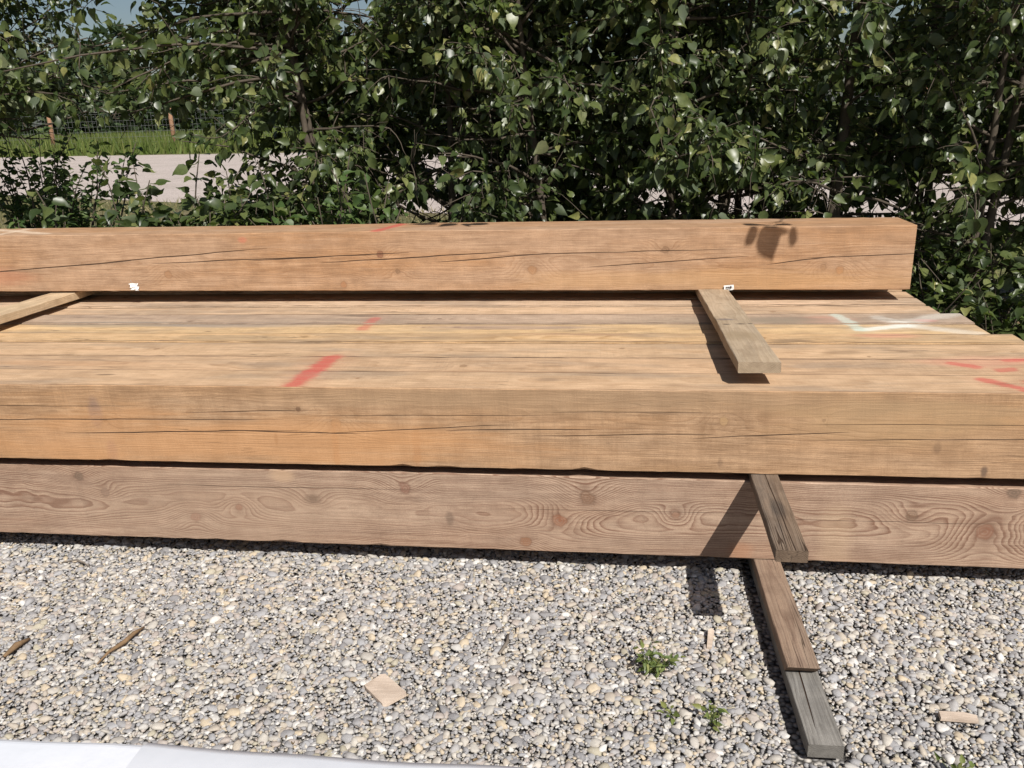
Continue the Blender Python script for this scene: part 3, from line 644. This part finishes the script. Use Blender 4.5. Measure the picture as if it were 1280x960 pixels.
# ------------------------------------------------------------------ leaves
rl = np.random.default_rng(23)
LT = np.array([(0.0, 0.0, 0.0), (0.30, 0.0, -0.01), (0.58, 0.0, -0.015), (0.80, 0.0, -0.045), (1.0, 0.0, -0.13),
               (-0.02, 0.17, 0.03), (0.14, 0.335, 0.075), (0.36, 0.36, 0.08), (0.60, 0.235, 0.045), (0.82, 0.085, -0.025),
               (-0.02, -0.17, 0.03), (0.14, -0.335, 0.075), (0.36, -0.36, 0.08), (0.60, -0.235, 0.045), (0.82, -0.085, -0.025),
               (-0.45, 0.014, 0.02), (-0.45, -0.014, 0.02)])
LF_Q = [(0, 1, 6, 5), (1, 2, 7, 6), (2, 8, 7, 7), (2, 3, 9, 8), (3, 4, 9, 9),
        (0, 10, 11, 1), (1, 11, 12, 2), (2, 12, 13, 13), (2, 13, 14, 3), (3, 14, 4, 4), (0, 15, 16, 16)]
LF = []
for q in LF_Q:
    LF.append((q[0], q[1], q[2]))
    if q[3] != q[2]: LF.append((q[0], q[2], q[3]))
LF = np.array(LF)
def leaf_mesh(pos, dirs, nrm, size, wid=1.0):
    """Ovate pointed leaves: folded along the midrib, tips curled, each an island of its own."""
    d = dirs/np.linalg.norm(dirs, axis=1)[:, None]
    n = nrm - d*np.sum(nrm*d, axis=1)[:, None]; n /= np.maximum(np.linalg.norm(n, axis=1), 1e-5)[:, None]
    s = np.cross(n, d)
    N = len(pos); T = np.repeat(LT[None], N, 0).copy()
    fold = rl.uniform(0.2, 2.4, N); curl = rl.normal(1.2, 1.6, N)
    T[:, 5:15, 2] *= fold[:, None]
    T[:, 4, 2] *= curl; T[:, [3, 9, 14], 2] += -0.04*curl[:, None]; T[:, 2, 2] += -0.015*curl
    T[:, :, 1] *= (rl.uniform(0.68, 1.12, N)*wid)[:, None]
    T[:, 5:15, :] += rl.normal(0, 0.014, (N, 10, 3))
    W = pos[:, None, :] + size[:, None, None]*(T[:, :, 0:1]*d[:, None] + T[:, :, 1:2]*s[:, None] + T[:, :, 2:3]*n[:, None])
    Fa = LF[None] + (np.arange(N)*len(LT))[:, None, None]
    return W.reshape(-1, 3), Fa.reshape(-1, 3)
def leaf_mat(name, stops, under, rough=0.37, trans=0.32, spec=0.5, young=0.5):
    b = NB(name)
    g = b.n('ShaderNodeNewGeometry')
    col = b.ramp(g.outputs['Random Per Island'], stops)
    n = b.noise(b.coords('Object'), 55.0, 2, 0.6)
    col = b.mix(b.rng(n, 0.35, 0.7, 0.0, 0.35), col, (0.02, 0.035, 0.012))
    cl = b.noise(b.coords('Object'), 4.2, 3, 0.6)      # younger, yellower shoots here and there
    col = b.mix(b.rng(cl, 0.55, 0.70, 0.0, young), col, (0.13, 0.175, 0.035))
    back = b.mix(0.55, col, under)
    col2 = b.mix(g.outputs['Backfacing'], col, back)
    r = b.mix(g.outputs['Backfacing'], (rough,)*3, (0.62,)*3)
    pr_ = b.n('ShaderNodeBsdfPrincipled')
    b.put(pr_.inputs['Base Color'], col2); b.put(pr_.inputs['Roughness'], r); pr_.inputs['Specular IOR Level'].default_value = spec
    tr = b.n('ShaderNodeBsdfTranslucent')
    b.put(tr.inputs[0], b.mix(0.5, col, (0.16, 0.24, 0.02)))
    mx = b.n('ShaderNodeMixShader'); mx.inputs[0].default_value = trans
    b.t.links.new(pr_.outputs[0], mx.inputs[1]); b.t.links.new(tr.outputs[0], mx.inputs[2])
    return b.finish(mx.outputs[0])
POP = [(0.0, (0.033, 0.053, 0.019)), (0.35, (0.058, 0.084, 0.028)), (0.62, (0.092, 0.121, 0.040)), (0.84, (0.135, 0.165, 0.053)), (0.94, (0.20, 0.22, 0.08)), (1.0, (0.30, 0.29, 0.10))]
M_POP = leaf_mat('poplar_leaves', POP, (0.12, 0.15, 0.095))
M_LOW = leaf_mat('undergrowth_leaves', [(0.0, (0.045, 0.085, 0.022)), (0.5, (0.075, 0.13, 0.035)), (1.0, (0.13, 0.19, 0.055))], (0.12, 0.16, 0.09), 0.5)
M_WEED = leaf_mat('weed_leaves', [(0.0, (0.10, 0.15, 0.04)), (0.5, (0.17, 0.22, 0.06)), (1.0, (0.30, 0.31, 0.10))], (0.12, 0.16, 0.07), 0.5)
M_TRUNK = plain_mat('poplar_bark', (0.095, 0.076, 0.056), 0.85, 26, 0.6, bump=0.7)

GAP = dict(x0=-4.7, x1=-2.55, z0=1.02, z1=1.62)
def in_gap(p):
    """The opening at the left through which the road and the field show: it narrows with depth toward the hedge's end."""
    dep = p[1]-1.6
    xr_ = -2.42-0.42*dep; zt = 1.66 + 0.05*math.sin(p[0]*5.0) - 0.10*max(0, p[0]+3.1); zb = 1.16 - 0.09*dep + 0.07*math.sin(p[0]*7+1)
    return p[0] < xr_ and zb < p[2] < zt
def window(p):
    """Bare spots low in the hedge, where stems stand clear and the road shows behind."""
    x, y, z = p
    for (cx, cz, rx, rz) in ((-1.32, 1.00, .24, .10), (-1.25, 1.33, .12, .06), (0.20, 1.08, .10, .07), (0.72, 1.04, .17, .10), (1.30, 1.10, .10, .06), (1.95, 1.08, .16, .08), (2.4, 0.95, .2, .10), (-1.72, 2.26, .17, .10), (0.80, 2.22, .10, .10)):
        s = (y+2.77)/(3.0+2.77)
        if ((x/s-cx)/rx)**2 + (((z-1.633)/s+1.633-cz)/rz)**2 < 1: return True
    return False
def unit(v): return v/max(1e-6, np.linalg.norm(v))
def poplar(base, height, lean, stems, nlimb, label, seed, reach=(0.45, 0.95), zmin=0.35, ymin=2.15, rad=0.04, extra=None, xlim=None, leafsize=(0.036, 0.112), bare=0.0, gap=True, group='young poplars in the hedge'):
    rg = np.random.default_rng(seed)
    root = empty('poplar_tree', base); B = np.array(base, float)
    tag(root, label, 'tree', group)
    TV, TF = [], []
    def addtube(pts, rr, sides=5):
        V, Fc = tube([Vector(p-B) for p in pts], rr, sides); off = len(TV)
        TV.extend(V); TF.extend([tuple(i+off for i in f) for f in Fc])
    LP, LD, LN, LS, LW = [], [], [], [], []
    def leaves_along(pts, spacing, outdir, start=0.15, sz=1.0):
        pts = np.array(pts); seg = np.linalg.norm(np.diff(pts, axis=0), axis=1); L = seg.sum()
        n = max(2, int(L/spacing)); cum = np.concatenate([[0], np.cumsum(seg)])
        for k in range(n):
            t = L*(start+(1-start)*(k+rg.random()*0.7)/n)
            i = min(len(seg)-1, int(np.searchsorted(cum, t)-1)); i = max(i, 0)
            p = pts[i]+(pts[i+1]-pts[i])*((t-cum[i])/max(seg[i], 1e-6))
            ax = unit(pts[i+1]-pts[i])
            sd = unit(np.cross(ax, rg.normal(0, 1, 3)))
            s = rg.uniform(*leafsize)*sz*(0.75+0.25*rg.random())
            d = unit(0.45*ax + 0.75*sd + np.array([0, -0.12, -0.85+0.5*rg.random()]) + rg.normal(0, 0.22, 3))
            pp = p + sd*s*0.25 + d*s*0.40
            if pp[1] < ymin or pp[2] > 3.4: continue
            if pp[2] < 0.38+0.1*math.sin(pp[0]*6): continue
            if math.sin(2.3*pp[0]+1.3)+math.sin(4.1*pp[2]+0.8*pp[0])+math.sin(3.1*pp[1]+1.9*pp[2]+pp[0]) < -1.45 and rg.random() < 0.7: continue
            if gap and (in_gap(pp) or (window(pp) and rg.random() < 0.93)): continue
            nn = unit(np.array([0.12, -0.55, 0.65]) + rg.normal(0, 0.55, 3))
            LP.append(pp); LD.append(d); LN.append(nn); LS.append(s); LW.append(1.0)
    def grow(p0, d0, L, n, droop, wig):
        pts = [p0]; d = d0.copy()
        for k in range(n):
            d = unit(d + rg.normal(0, wig, 3) + np.array([0, 0, droop]))
            pts.append(pts[-1]+d*L/n)
        return pts
    for s_ in range(stems):
        top = B + np.array([lean[0]*height + rg.normal(0, 0.12)*(stems > 1), lean[1]*height + rg.normal(0, 0.10)*(stems > 1), height*(1-0.12*s_)])
        off = np.array([rg.normal(0, 0.05), rg.normal(0, 0.05), 0])*(stems > 1)
        m = 9; pts = []
        for k in range(m+1):
            t = k/m
            pts.append(B+off+(top-B)*t + np.array([math.sin(t*5+seed+s_)*0.05, math.cos(t*4+seed)*0.04, 0])*t)
        addtube(pts, [rad*(1-0.78*k/m)*(1.25 if k == 0 else 1) for k in range(m+1)], 8)
        for q in range(nlimb//stems):
            t = rg.uniform(zmin/height, 0.99) if rg.random() > bare else rg.uniform(0.5, 0.99)
            i = min(m-1, int(t*m)); p0 = np.array(pts[i])+(np.array(pts[i+1])-np.array(pts[i]))*(t*m-i)
            az = rg.uniform(0, 2*math.pi); el = rg.uniform(-0.1, 0.75)
            d0 = np.array([math.cos(az)*math.cos(el), math.sin(az)*math.cos(el)*0.85, math.sin(el)])
            L = rg.uniform(*reach)*(1.15-0.35*t)
            if gap and (in_gap(p0+d0*L*0.6)) and rg.random() < 0.8: continue
            lp = grow(p0, d0, L, 6, -0.05, 0.13)
            if min(p[1] for p in lp) < ymin-0.1: 
                lp = [p for p in lp if p[1] > ymin-0.1]
                if len(lp) < 3: continue
            if lp[-1][2] < 0.45: continue
            addtube(lp, [0.011*(1-0.8*k/(len(lp)-1))+0.0015 for k in range(len(lp))], 4)
            leaves_along(lp, 0.042, d0, 0.4)
            for w_ in range(rg.integers(6, 11)):
                j = rg.integers(1, len(lp)); pj = np.array(lp[j]); ax = unit(np.array(lp[j])-np.array(lp[j-1]))
                dd = unit(0.6*ax + rg.normal(0, 0.6, 3) + np.array([0, -0.1, -0.05]))
                tw = grow(pj, dd, rg.uniform(0.16, 0.38), 4, -0.09, 0.16)
                addtube(tw, [0.0045, 0.0038, 0.003, 0.0024, 0.0016], 3)
                leaves_along(tw, 0.031, dd)
    if extra: extra(addtube, leaves_along, grow, LP, LD, LN, LS, LW)
    mesh_obj('trunk', TV, TF, M_TRUNK, parent=root, smooth=True)
    if LP:
        V, Fc = leaf_mesh(np.array(LP)-B, np.array(LD), np.array(LN), np.array(LS), np.array(LW))
        mesh_obj('crown', V, Fc, M_POP, parent=root, smooth=True)
    return len(LP)

# a branch that reaches over the stack above the picture and drops leaf shadows on the raised timber
ST = np.array(tuple(SUN_TRAVEL))
def back_up(p, z): 
    p = np.array(p, float); return p - ST*((z-p[2])/(-ST[2]))
def overhang(targets, zl, stem_from, stem_via):
    def f(addtube, leaves_along, grow, LP, LD, LN, LS, LW):
        pts = []
        for (p, q, s) in targets:           # p: where the leaf base shades the timber, q: where its tip does
            a = back_up(p, zl + p[2]-1.0); c = back_up(q, zl + p[2]-1.0 - 0.05); 
            c = np.array(q, float) + (a-np.array(p, float))
            LP.append(a); LD.append(unit(c-a)); LN.append(-ST.copy()); LS.append(float(np.linalg.norm(c-a))); LW.append(s)
            pts.append(a)
        tip = np.mean(pts, axis=0)
        P = [np.array(stem_from), np.array(stem_via), tip + np.array([0.10, 0.12, 0.05])]
        cur = []
        for k in range(9):
            t = k/8; cur.append((1-t)**2*P[0]+2*t*(1-t)*P[1]+t*t*P[2])
        addtube(cur, [0.012*(1-0.75*k/8)+0.001 for k in range(9)], 5)
        for a in pts: addtube([cur[-1], (cur[-1]+a)/2+np.array([0, 0, .01]), a], [0.0025, 0.002, 0.0015], 3)
        leaves_along(cur[:5], 0.06, None)
    return f
yb = 1.359
OV1 = overhang([((0.615, yb, 1.09), (0.590, yb, 0.945), .55), ((0.665, yb, 1.085), (0.715, yb, 0.885), .55), ((0.790, yb, 1.08), (0.798, yb, 0.955), .42), ((0.70, yb, 1.065), (0.79, yb, 1.045), .5), ((0.58, yb+0.10, 1.08), (0.70, yb+0.05, 1.08), .6), ((0.80, yb+0.09, 1.08), (0.70, yb+0.05, 1.08), .6)], 2.42, (2.35, 3.05, 2.75), (2.1, 1.3, 3.1))
OV2 = overhang([((-0.68, 1.60, 1.08), (-0.83, 1.56, 1.08), .75), ((-0.86, 1.62, 1.08), (-0.92, 1.49, 1.08), .75), ((-0.95, 1.61, 1.08), (-1.12, 1.63, 1.08), .75), ((-0.80, 1.60, 1.08), (-0.76, 1.50, 1.08), .75)], 2.55, (0.35, 3.05, 2.9), (0.2, 1.6, 3.2))

def left_limbs(addtube, leaves_along, grow, LP, LD, LN, LS, LW):
    rg = np.random.default_rng(808)
    for k in range(30):
        p0 = np.array([-2.15+rg.normal(0, .08), 3.0+rg.normal(0, .2), rg.uniform(1.75, 3.0)])
        lp = grow(p0, unit(np.array([-1.0, rg.uniform(-0.45, 0.45), rg.uniform(-0.15, 0.25)])), rg.uniform(0.9, 1.7), 7, -0.03, 0.12)
        addtube(lp, [0.010*(1-0.8*q/7)+0.0015 for q in range(8)], 4); leaves_along(lp, 0.04, None, 0.2)
        for w_ in range(7):
            j = rg.integers(1, len(lp)); ax = unit(np.array(lp[j])-np.array(lp[j-1]))
            tw = grow(np.array(lp[j]), unit(0.6*ax+rg.normal(0, 0.6, 3)), rg.uniform(0.18, 0.4), 4, -0.09, 0.16)
            addtube(tw, [0.0045, 0.0038, 0.003, 0.0024, 0.0016], 3); leaves_along(tw, 0.032, None)
nl = 0
TREES = [
    ((-2.05, 2.95, -0.03), 3.2, (-0.04, 0.02), 2, 58, 'leafy poplar at the left end of the hedge, beside the opening onto the road', left_limbs, .034),
    ((-1.25, 3.25, -0.03), 3.2, (0.05, 0.0), 1, 58, 'poplar second from the opening with pale patches of road under its branches', None, .036),
    ((-0.45, 2.95, -0.03), 3.3, (-0.07, -0.02), 1, 72, 'dense dark poplar with a lit tan stem behind the middle of the raised timber', None, .034),
    ((0.35, 3.05, -0.03), 3.3, (-0.01, 0.0), 1, 62, 'poplar with hanging pale leaves above the tan board', OV2, .032),
    ((0.62, 3.20, -0.03), 3.2, (0.07, 0.0), 1, 46, 'poplar with a leaning lower trunk left of the raised timber end', None, .050),
    ((1.36, 3.05, -0.03), 3.3, (0.01, 0.0), 1, 58, 'poplar with a straight dark upright trunk over the end of the raised timber', None, .055),
    ((2.15, 2.85, -0.03), 3.2, (0.03, -0.02), 2, 66, 'broad bright-leaved poplar to the right of the raised timber, leaves down to the ground', OV1, .036),
    ((3.05, 3.15, -0.03), 3.2, (0.02, 0.0), 2, 60, 'poplar crossing the right edge of the picture above the bare soil', None, .036),
    ((4.1, 3.3, -0.03), 3.2, (0.0, 0.0), 2, 30, 'poplar at the far right, outside the picture', None, .036),
]
for i, (b_, h, ln, st, nlb, lab, ex, rd) in enumerate(TREES):
    nl += poplar(b_, h, ln, st, nlb, lab, 100+i, extra=ex, rad=rd, ymin=1.92, zmin=0.45 if i >= 6 else 0.5)
BACK = [((-2.4, 4.25, -0.03), 'slender poplar of the back row behind the left end of the hedge'), ((-1.0, 4.3, -0.03), 'dark poplar of the back row left of the hedge middle'),
        ((-0.1, 4.1, -0.03), 'dark poplar of the back row behind the middle of the hedge'), ((0.9, 4.3, -0.03), 'dark poplar of the back row over the tan board'), ((2.2, 4.2, -0.03), 'poplar of the back row behind the bright-leaved one'), ((3.5, 4.4, -0.03), 'poplar of the back row at the right edge of the picture')]
for i, (b_, lab) in enumerate(BACK):
    nl += poplar(b_, 3.3, (0, 0), 2, 56, lab, 200+i, ymin=3.0, rad=.034, zmin=0.6, reach=(0.5, 1.0), leafsize=(0.08, 0.13))
# the tree left of the opening: branches hang in from above
nl += poplar((-5.45, 3.0, -0.03), 3.4, (0.30, 0.0), 2, 110, 'poplar left of the opening, its branches hanging in over the road', 301, reach=(0.8, 1.6), ymin=2.1, rad=.045, zmin=1.65)
nl += poplar((-5.9, 3.9, -0.03), 3.3, (0.20, 0.0), 1, 100, 'poplar farthest to the left, its leaf ends hanging over the far fence', 302, reach=(0.9, 1.9), ymin=2.4, rad=.035, zmin=1.6)

# low bushes
def bush(base, h, spread, nst, label, seed, mat, name='bush', leafsize=(0.04, 0.08), spacing=0.04, cat='bush', group=None, wid=1.0, ymin=1.75):
    rg = np.random.default_rng(seed); B = np.array(base, float); root = empty(name, base); tag(root, label, cat, group)
    SV, SF, LP, LD, LN, LS = [], [], [], [], [], []
    for k in range(nst):
        az = rg.uniform(0, 2*math.pi); tilt = abs(rg.normal(0, spread))
        d = unit(np.array([math.cos(az)*tilt, math.sin(az)*tilt*0.7, 1.0])); L = h*rg.uniform(0.6, 1.05)
        p = np.array([rg.normal(0, .06*h), rg.normal(0, .05*h), 0]); pts = [p.copy()]
        for q in range(7):
            d = unit(d+rg.normal(0, 0.12, 3)+np.array([0, 0, 0.02])); p = p+d*L/7; pts.append(p.copy())
        rr = [h*0.008*(1-0.8*q/7)+0.0008 for q in range(8)]
        V, Fc = tube(pts, rr, 4); off = len(SV); SV += V; SF += [tuple(i+off for i in f) for f in Fc]
        n = int(L/spacing)
        for q in range(n):
            t = 0.15+0.85*(q+rg.random())/n; i = min(6, int(t*7)); pp = pts[i]+(pts[i+1]-pts[i])*(t*7-i)
            sd = rg.normal(0, 1, 3); sd[2] *= 0.3; sd = unit(sd); s = rg.uniform(*leafsize)
            dd = unit(sd+np.array([0, 0, rg.uniform(-0.5, 0.5)]))
            w = pp+sd*s*0.55
            if w[1]+B[1] < ymin and w[2]+B[2] < 1.15 and cat != 'weed': continue
            LP.append(w); LD.append(dd); LN.append(unit(np.array([0, -0.3, 0.9])+rg.normal(0, 0.45, 3))); LS.append(s)
    mesh_obj('stem', SV, SF, M_TRUNK if cat != 'weed' else M_WEED, parent=root, smooth=True)
    if LP:
        V, Fc = leaf_mesh(np.array(LP), np.array(LD), np.array(LN), np.array(LS), wid)
        mesh_obj('foliage', V, Fc, mat, parent=root, smooth=True)
bush((-3.0, 2.6, -0.03), 1.50, 0.22, 26, 'broad-leaved poplar sucker in the opening, rising behind the left part of the raised timber', 401, M_POP, leafsize=(0.07, 0.12), spacing=0.026, name='poplar_sucker')
bush((-2.5, 2.5, -0.03), 1.32, 0.25, 26, 'leafy sucker at the right side of the opening, just over the raised timber', 402, M_POP, leafsize=(0.06, 0.11), spacing=0.026, name='poplar_sucker')
bush((-2.05, 2.7, -0.03), 1.48, 0.2, 20, 'upright poplar sucker between the opening and the bright herb clump', 407, M_POP, leafsize=(0.05, 0.10), spacing=0.028, name='poplar_sucker')
bush((1.72, 2.75, -0.03), 1.05, 0.28, 22, 'poplar sucker just right of the raised timber end', 408, M_POP, leafsize=(0.05, 0.11), spacing=0.028, name='poplar_sucker', ymin=2.1)
bush((2.30, 2.6, -0.03), 0.95, 0.30, 20, 'poplar sucker low at the right edge of the picture', 409, M_POP, leafsize=(0.05, 0.10), spacing=0.028, name='poplar_sucker', ymin=2.1)
bush((-4.75, 4.0, -0.03), 1.62, 0.26, 40, 'fine-leaved bush crossing the left edge before the road', 403, M_LOW, leafsize=(0.05, 0.085), spacing=0.02)
bush((-4.05, 2.9, -0.03), 1.22, 0.2, 20, 'small bush at the left edge, level with the top of the raised timber', 404, M_LOW, leafsize=(0.04, 0.075), spacing=0.022)
bush((-1.62, 2.25, -0.03), 1.34, 0.16, 26, 'bright green leafy herb clump behind the raised timber, left of its red mark', 405, M_LOW, leafsize=(0.05, 0.09))
bush((-1.98, 2.4, -0.03), 1.28, 0.2, 24, 'green herb clump left of the bright one behind the raised timber', 406, M_LOW, leafsize=(0.05, 0.09))
for k, (x, y, h, lab) in enumerate([(1.75, 2.3, .42, 'low weedy clump on the soil just beyond the end of the raised timber'), (2.15, 2.1, .35, 'low green clump under the bright-leaved poplar'), (2.55, 2.55, .5, 'leafy clump low at the right edge of the picture'), (1.62, 1.95, .26, 'small clump of grass-like leaves close to the stack end'), (1.95, 2.75, .6, 'taller clump at the foot of the bright-leaved poplar')]):
    bush((x, y, -0.03), h, 0.5, 12, lab, 420+k, M_LOW, leafsize=(0.04, 0.085), spacing=0.035, ymin=0.5)

# weeds in the gravel
def weed(x, y, h, n, label, seed):
    bush((x, y, -0.004), h, 0.85, n, label, seed, M_WEED, name='weed', leafsize=(0.016, 0.030), spacing=0.011, cat='weed', group='weeds in the gravel', wid=0.7)
weed(0.10, -0.545, 0.10, 11, 'largest yellowish green weed in the gravel left of the boards', 501)
weed(0.262, -0.755, 0.050, 6, 'small dark green weed close to the grey board', 502)
weed(0.155, -0.735, 0.030, 6, 'tiny weed left of the small dark green one', 503)
weed(0.845, -0.925, 0.060, 10, 'weed at the bottom edge right of the grey board', 504)
weed(1.45, 0.02, 0.03, 7, 'tiny weed at the foot of the stack near the right edge', 505)

# dead leaves, twigs on the soil to the right
rd_ = np.random.default_rng(77)
n = 2600
pos = np.stack([rd_.uniform(1.4, 4.2, n), rd_.uniform(1.75, 5.0, n), rd_.uniform(-0.022, -0.008, n)], -1)
dd = rd_.normal(0, 1, (n, 3)); dd[:, 2] *= 0.15; nn = rd_.normal(0, 0.3, (n, 3)); nn[:, 2] += 1
M_DEAD = leaf_mat('dead_leaves', [(0.0, (0.10, 0.065, 0.035)), (0.5, (0.20, 0.14, 0.08)), (1.0, (0.34, 0.27, 0.18))], (0.2, 0.16, 0.1), 0.8, 0.1, 0.2)
V, Fc = leaf_mesh(pos, dd, nn, rd_.uniform(0.035, 0.075, n))
tag(mesh_obj('leaf_litter', V, Fc, M_DEAD, smooth=True), 'dry brown leaf litter under the hedge', 'leaf litter', kind='stuff')
# splinters and leaf crumbs caught between the stones
n = 420
pos = np.stack([rd_.uniform(-2.3, 1.6, n), rd_.uniform(-1.1, 0.12, n), rd_.uniform(0.000, 0.006, n)], -1)
okk = ~((pos[:, 0] > .43) & (pos[:, 0] < .62)); pos = pos[okk]; n = len(pos)
dd = rd_.normal(0, 1, (n, 3)); dd[:, 2] *= 0.2; nn = rd_.normal(0, 0.35, (n, 3)); nn[:, 2] += 1
V, Fc = leaf_mesh(pos, dd, nn, rd_.uniform(0.006, 0.022, n), rd_.uniform(0.25, 0.8, n))
tag(mesh_obj('debris', V, Fc, M_DEAD, smooth=True), 'small brown splinters and leaf crumbs among the stones', 'debris', kind='stuff')
for k, (a, c, lab) in enumerate([((2.55, 3.55, 0.01), (3.1, 3.42, 0.02), 'pale bare stick on the soil at the right edge'), ((1.52, 1.72, 0.02), (1.78, 1.45, 0.03), 'thin pale stick along the stack end')]):
    m_ = tuple((np.array(a)+np.array(c))/2+np.array([0.02, 0.03, 0.02]))
    stick('fallen_stick', [a, m_, c], [.010, .009, .006], M_CHIP, lab, 'stick')

# ------------------------------------------------------------------ beyond the road: fence, grass, wood
M_POST = plain_mat('fence_post_wood', (0.30, 0.17, 0.10), 0.9, 12, 0.5)
M_WIRE = plain_mat('fence_wire', (0.20, 0.205, 0.20), 0.6, 4, 0.1)
fr = empty('wire_fence', (-32.0, 46.0, 0)); tag(fr, 'wire mesh fence on orange-brown posts beyond the road', 'fence')
FP = [(-46, 47.5), (-42, 47.0), (-37.0, 46.5), (-33.5, 46.2), (-29.2, 45.8), (-25.5, 45.4), (-21, 45), (-16, 44.5), (-11, 44), (-6, 43.5), (-1, 43), (4, 42.5), (9, 42), (14, 41.5)]
for (x, y) in FP[1::2]:
    V, Fc = tube([(0, 0, -0.04), (0.02, 0, 1.2), (0, 0.01, 2.3)], [.13, .125, .115], 8)
    o = mesh_obj('post', V, Fc, M_POST, parent=fr, loc=(x+32.0, y-46.0, 0), smooth=True)
V, Fc = [], []
def thin(a, c, r):
    v, f = tube([a, c], [r, r], 3); off = len(V); V.extend(v); Fc.extend([tuple(i+off for i in q) for q in f])
for k in range(len(FP)-1):
    a, c = Vector((FP[k][0]+32, FP[k][1]-46, 0)), Vector((FP[k+1][0]+32, FP[k+1][1]-46, 0))
    for z in (0.2, 0.5, 0.8, 1.1, 1.4, 1.7, 2.1): thin(a+Vector((0, -.14, z)), c+Vector((0, -.14, z)), 0.007)
    for q in range(1, 16): 
        p = a+(c-a)*q/16; thin(p+Vector((0, -.14, 0)), p+Vector((0, -.14, 2.1)), 0.004)
mesh_obj('wire_mesh', V, Fc, M_WIRE, parent=fr)
# dry tufts on the verge this side of the road
nd = 9000
dx = rd_.uniform(-15, 9, nd); dy = rd_.uniform(5.6, 15.0, nd); okk = dy < 13.2-0.42*dx; dx, dy = dx[okk]*0.999, dy[okk]; okk = dy < 9.6-0.44*(dx-3); dx, dy = dx[okk], dy[okk]; nd = len(dx)
dh = rd_.uniform(0.03, 0.16, nd); an = rd_.uniform(0, 3.14, nd); lx = rd_.normal(0, 0.05, (nd, 2))
Vd = np.stack([np.stack([dx-np.cos(an)*.012, dy-np.sin(an)*.012, np.full(nd, -.04)], -1), np.stack([dx+np.cos(an)*.012, dy+np.sin(an)*.012, np.full(nd, -.04)], -1), np.stack([dx+lx[:, 0], dy+lx[:, 1], dh], -1)], 1).reshape(-1, 3)
M_DRYG = leaf_mat('dry_grass', [(0.0, (0.12, 0.12, 0.04)), (0.5, (0.26, 0.22, 0.11)), (1.0, (0.40, 0.34, 0.19))], (0.2, 0.18, 0.09), 0.7, 0.2, 0.2)
tag(mesh_obj('dry_grass', Vd, np.arange(nd*3).reshape(-1, 3), M_DRYG), 'dry grass on the verge between hedge and road', 'grass', kind='stuff')
# tall grass along the fence
ng = 50000
gx = rd_.uniform(-52, 14, ng); gy = 47.5-(gx+46)*0.1+rd_.uniform(-4.5, 24, ng); gh = rd_.uniform(0.25, 1.0, ng)
ang = rd_.uniform(0, 3.14, ng); w = 0.06
bx, by = np.cos(ang)*w, np.sin(ang)*w; ln_ = rd_.normal(0, 0.18, (ng, 2))
Vg = np.stack([np.stack([gx-bx, gy-by, np.full(ng, -.04)], -1), np.stack([gx+bx, gy+by, np.full(ng, -.04)], -1), np.stack([gx+ln_[:, 0], gy+ln_[:, 1], gh], -1)], 1).reshape(-1, 3)
M_GRASS = leaf_mat('tall_grass', [(0.0, (0.08, 0.12, 0.025)), (0.5, (0.14, 0.19, 0.04)), (1.0, (0.26, 0.26, 0.09))], (0.14, 0.18, 0.06), 0.6, 0.3, 0.2)
tag(mesh_obj('grass', Vg, np.arange(ng*3).reshape(-1, 3), M_GRASS), 'tall sunlit grass along the far fence', 'grass', kind='stuff')
# distant wood that reads as one mass
FV, FT = [], []
rf = np.random.default_rng(9)
for k in range(95):
    x = -130+2.3*k+rf.normal(0, 1.0); y = 74+rf.uniform(-5, 10)-0.1*x; hh = rf.uniform(5.0, 9.0) + max(0, (-x-25)*0.07); con = rf.random() < 0.5
    m = 520
    u = rf.random(m); zz = hh*(0.04+0.96*u)
    rad_ = (hh*0.26*(1-u)+0.25) if con else hh*0.32*np.sqrt(np.maximum(0.02, 1-((u-0.5)/0.52)**2))
    aa = rf.uniform(0, 2*math.pi, m); rr_ = rad_*np.sqrt(rf.uniform(0.25, 1, m))
    c = np.stack([x+np.cos(aa)*rr_, y+np.sin(aa)*rr_, zz], -1)
    e = rf.normal(0, 1, (m, 2, 3))*np.array([0.42, 0.42, 0.24 if con else 0.4])
    FV.append(np.stack([c-e[:, 0], c+e[:, 0], c+e[:, 1]*1.2, ], 1).reshape(-1, 3))
FV = np.concatenate(FV)
M_WOOD = leaf_mat('forest_leaves', [(0.0, (0.018, 0.034, 0.016)), (0.5, (0.034, 0.056, 0.024)), (1.0, (0.06, 0.085, 0.035))], (0.04, 0.06, 0.03), 0.7, 0.15, 0.2)
tag(mesh_obj('forest', FV, np.arange(len(FV)).reshape(-1, 3), M_WOOD), 'dark far-off wood beyond the fence', 'forest', kind='stuff')
print('leaves', nl)
